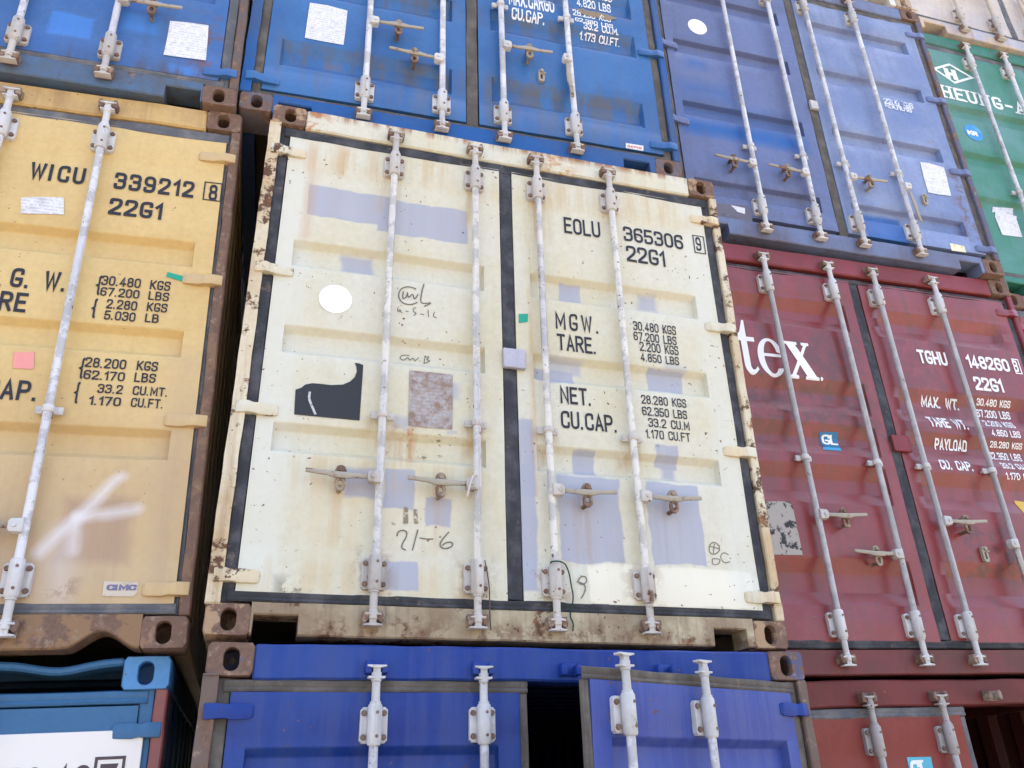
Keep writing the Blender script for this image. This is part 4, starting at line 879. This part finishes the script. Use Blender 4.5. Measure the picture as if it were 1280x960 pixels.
# ---- I: red, right door wide open
RI=tg(148,76,72,.02)
I_P=paint('red_paint',RI,tg(154,82,78,.02),rust=.02,dirt=.3,chips=.4,dirt_col=lin(110,74,72)); I_F=paint('red_frame',tg(128,68,68,.02),tg(112,62,60,.02),rust=.12,dirt=.5,chips=.8,dirt_col=lin(92,62,58))
rI,iL,iR=container('I','dull red container with its right doorway open below the maroon one',mats(I_P,I_F,rusty('casting_rust_i',lin(110,80,74),.2),RUBG,ROD_G,BRK_G,IRON,lin(90,45,45)),
 std_doors(-.02,[(1.8,1.65),(1.34,1.2),(.87,.73)],seed=81,seams=(2.285,.30)),(-.61,-.185,.15,.56),((.635,-1),(.635,-1),(.635,1),(.635,1)),-.02,two=(False,)*4,open_r=R(165),hinges=(2.33,1.62,.92,.22),gasket_z=((2.41,2.462),(.125,.17)))
zi=Z(1000,840,4.571)
poly_on('I',iL,[zi(*q) for q in ((606,487),(745,485),(775,640),(640,640))],plate('sticker_sky',(.10,.42,.55,1),(.10,.38,.5,1),9),'sticker',label='light blue sticker with white letters'); T('I',iL,'GL',zi(645,620),zi(748,620),zi(628,505),ink('print_white_b',(.8,.8,.82,1),(.6,.6,.7,1),.05),.2,.2,off=.004,serif=True)
# ---- J: green
GJ=tg(100,156,138,.05); GJ2=tg(120,166,160,.05)
J_P=paint('green_paint',GJ,GJ2,rust=.01,dirt=.2,chips=.2,dirt_col=lin(60,104,90)); J_F=paint('green_frame',tg(90,150,134,.05),tg(96,140,126,.05),rust=.15,dirt=.4,dirt_col=lin(80,84,74))
rJ,jL,jR=container('J','green container with white diamond emblem and serif name',mats(J_P,J_F,rusty('casting_rust_j',lin(90,104,98),.2),RUBG,ROD_W,BRK_W,IRON2,lin(50,100,85)),
 std_doors(-.02,[(1.80,1.655),(1.30,1.16),(.86,.72)],seed=91,seams=(2.23,.30)),(-.66,-.265,.16,.58),((.60,1),(.635,-1),(.635,1),(.635,1)),-.02,clampz=.93,two=(False,)*4)
zj=Z(1100,0,7.111)
T('J',jL,'HEUNG-A',zj(560,866),zj(1298,1010),zj(528,752),WHITE3,.18,.36,serif=True)
dq=[zj(480,612),zj(612,577),zj(815,692),zj(660,738)]; line_on('J',jL,dq,.011,WHITE3,'emblem',closed=True); T('J',jL,'H',zj(588,694),zj(694,712),zj(565,605),WHITE3,.3,off=.0034,name='emblem')
disc('J',jL,*zg2(1050,565),.085,plate('sticker_round_blue',(.05,.27,.6,1),(.10,.38,.66,1),8),'sticker',label='round blue sticker'); T('J',jL,'KR',zg2(1012,578),zg2(1080,592),zg2(1003,548),WHITE3,.26,.2,off=.004)
zp=Z(1140,160,4.364); poly_on('J',jL,[zp(*q) for q in ((438,432),(548,440),(568,500),(600,598),(490,585),(450,485))],STICK_W,'notice',off=.004,label='white printed notice')
# ---- K beige, L pale, M dull pink red
KB=lin(214,202,188)
K_P=paint('beige_paint',KB,lin(196,186,182),rust=.12,dirt=.5,chips=.6,dirt_col=lin(176,152,132),patches=[('rect',(-.9,-.5,0,.1),lin(150,175,220),.7,.05)]); K_F=paint('beige_frame',lin(206,186,166),lin(160,180,214),rust=.16,dirt=.5,chips=.8,dirt_col=lin(150,112,84))
rK,_,_=container('K','weathered beige container on top of the green one',mats(K_P,K_F,rusty('casting_rust_k',lin(130,108,100),.3),RUBG,paint('rod_beige',lin(214,200,184),lin(200,186,172),.05,.3,bumpk=.2),BRK_C,IRON,lin(180,165,145)),
 std_doors(-.02,ERECS,seed=101),(-.62,-.24,.15,.56),((.635,-1),(.635,-1),(.635,1),(.635,1)),-.02,pockets=((-1.02,-.80),(.80,1.0)))
rL,_,_=container('L','pale grey white container above the faded grey blue one',mats(K_P,paint('pale_frame',lin(222,220,214),lin(205,200,195),.12,.4,chips=.6),rusty('casting_rust_l',lin(190,170,150),.6),RUBG,ROD_W,BRK_W,IRON,lin(190,185,175)),
 std_doors(-.02,ERECS,seed=111),(-.61,-.2,.15,.56),((.635,-1),(.635,-1),(.635,1),(.635,1)),-.02,pockets=((-1.03,-.86),(.80,1.0)))
M_P=paint('dull_pink_paint',lin(150,84,84),lin(140,80,82),.03,.3)
rM,_,_=container('M','dull pink red container half hidden under the green one',mats(M_P,M_P,rusty('casting_rust_m',lin(110,90,84),.2),RUBG,ROD_G,BRK_G,IRON,lin(110,60,60)),
 std_doors(-.02,ERECS,seed=121),(-.61,-.2,.15,.56),((.635,-1),(.635,-1),(.635,1),(.635,1)),-.02)
# column bottom under the half hidden one
N_P=paint('slate_paint',lin(96,110,128),lin(90,100,116),.05,.4); POSE['N']=(5.0,.56,-.004,0,0)
rN,_,_=container('N','slate grey container on the ground at the end of the row',mats(N_P,N_P,rusty('casting_rust_n',lin(100,96,96),.2),RUBG,ROD_G,BRK_G,IRON,lin(80,85,95)),
 std_doors(-.02,ERECS,seed=131),(-.61,-.2,.15,.56),((.635,-1),(.635,-1),(.635,1),(.635,1)),-.02)
# ------------------------------------------------------------------ ground: one sheet, sinking a little under the left stack
bm=bmesh.new()
gp_=[(-3000,-.20),(-60,-.20),(-4.5,-.165),(-3.68,-.141),(-1.3,-.058),(-1.22,-.034),(1.28,-.024),(1.34,-.08),(3.77,-.03),(3.79,-.008),(60,-.008),(3000,-.008)]
rows=[-3000,-40,-6,-1,8,60,3000]
g=[[bm.verts.new((x,y,z)) for x,z in gp_] for y in rows]
for a,b in zip(g,g[1:]):
    for i in range(len(gp_)-1): bm.faces.new((a[i],a[i+1],b[i+1],b[i]))
s=NT('yard_concrete',.85,.2); n1=s.noise(s.tc,.35,6,.6); n2=s.noise(s.tc,9,6,.7)
c=s.mix(n1,(.28,.232,.168,1),(.35,.29,.212,1)); c=s.mix(s.math('MULTIPLY',s.ramp(n2,.5,.7),.4),c,(.2,.165,.125,1)); s.col(c); s.bump(n2,.3,.01)
o=put('ground',finish(bm,'ground'),s.m); o['kind']='structure'
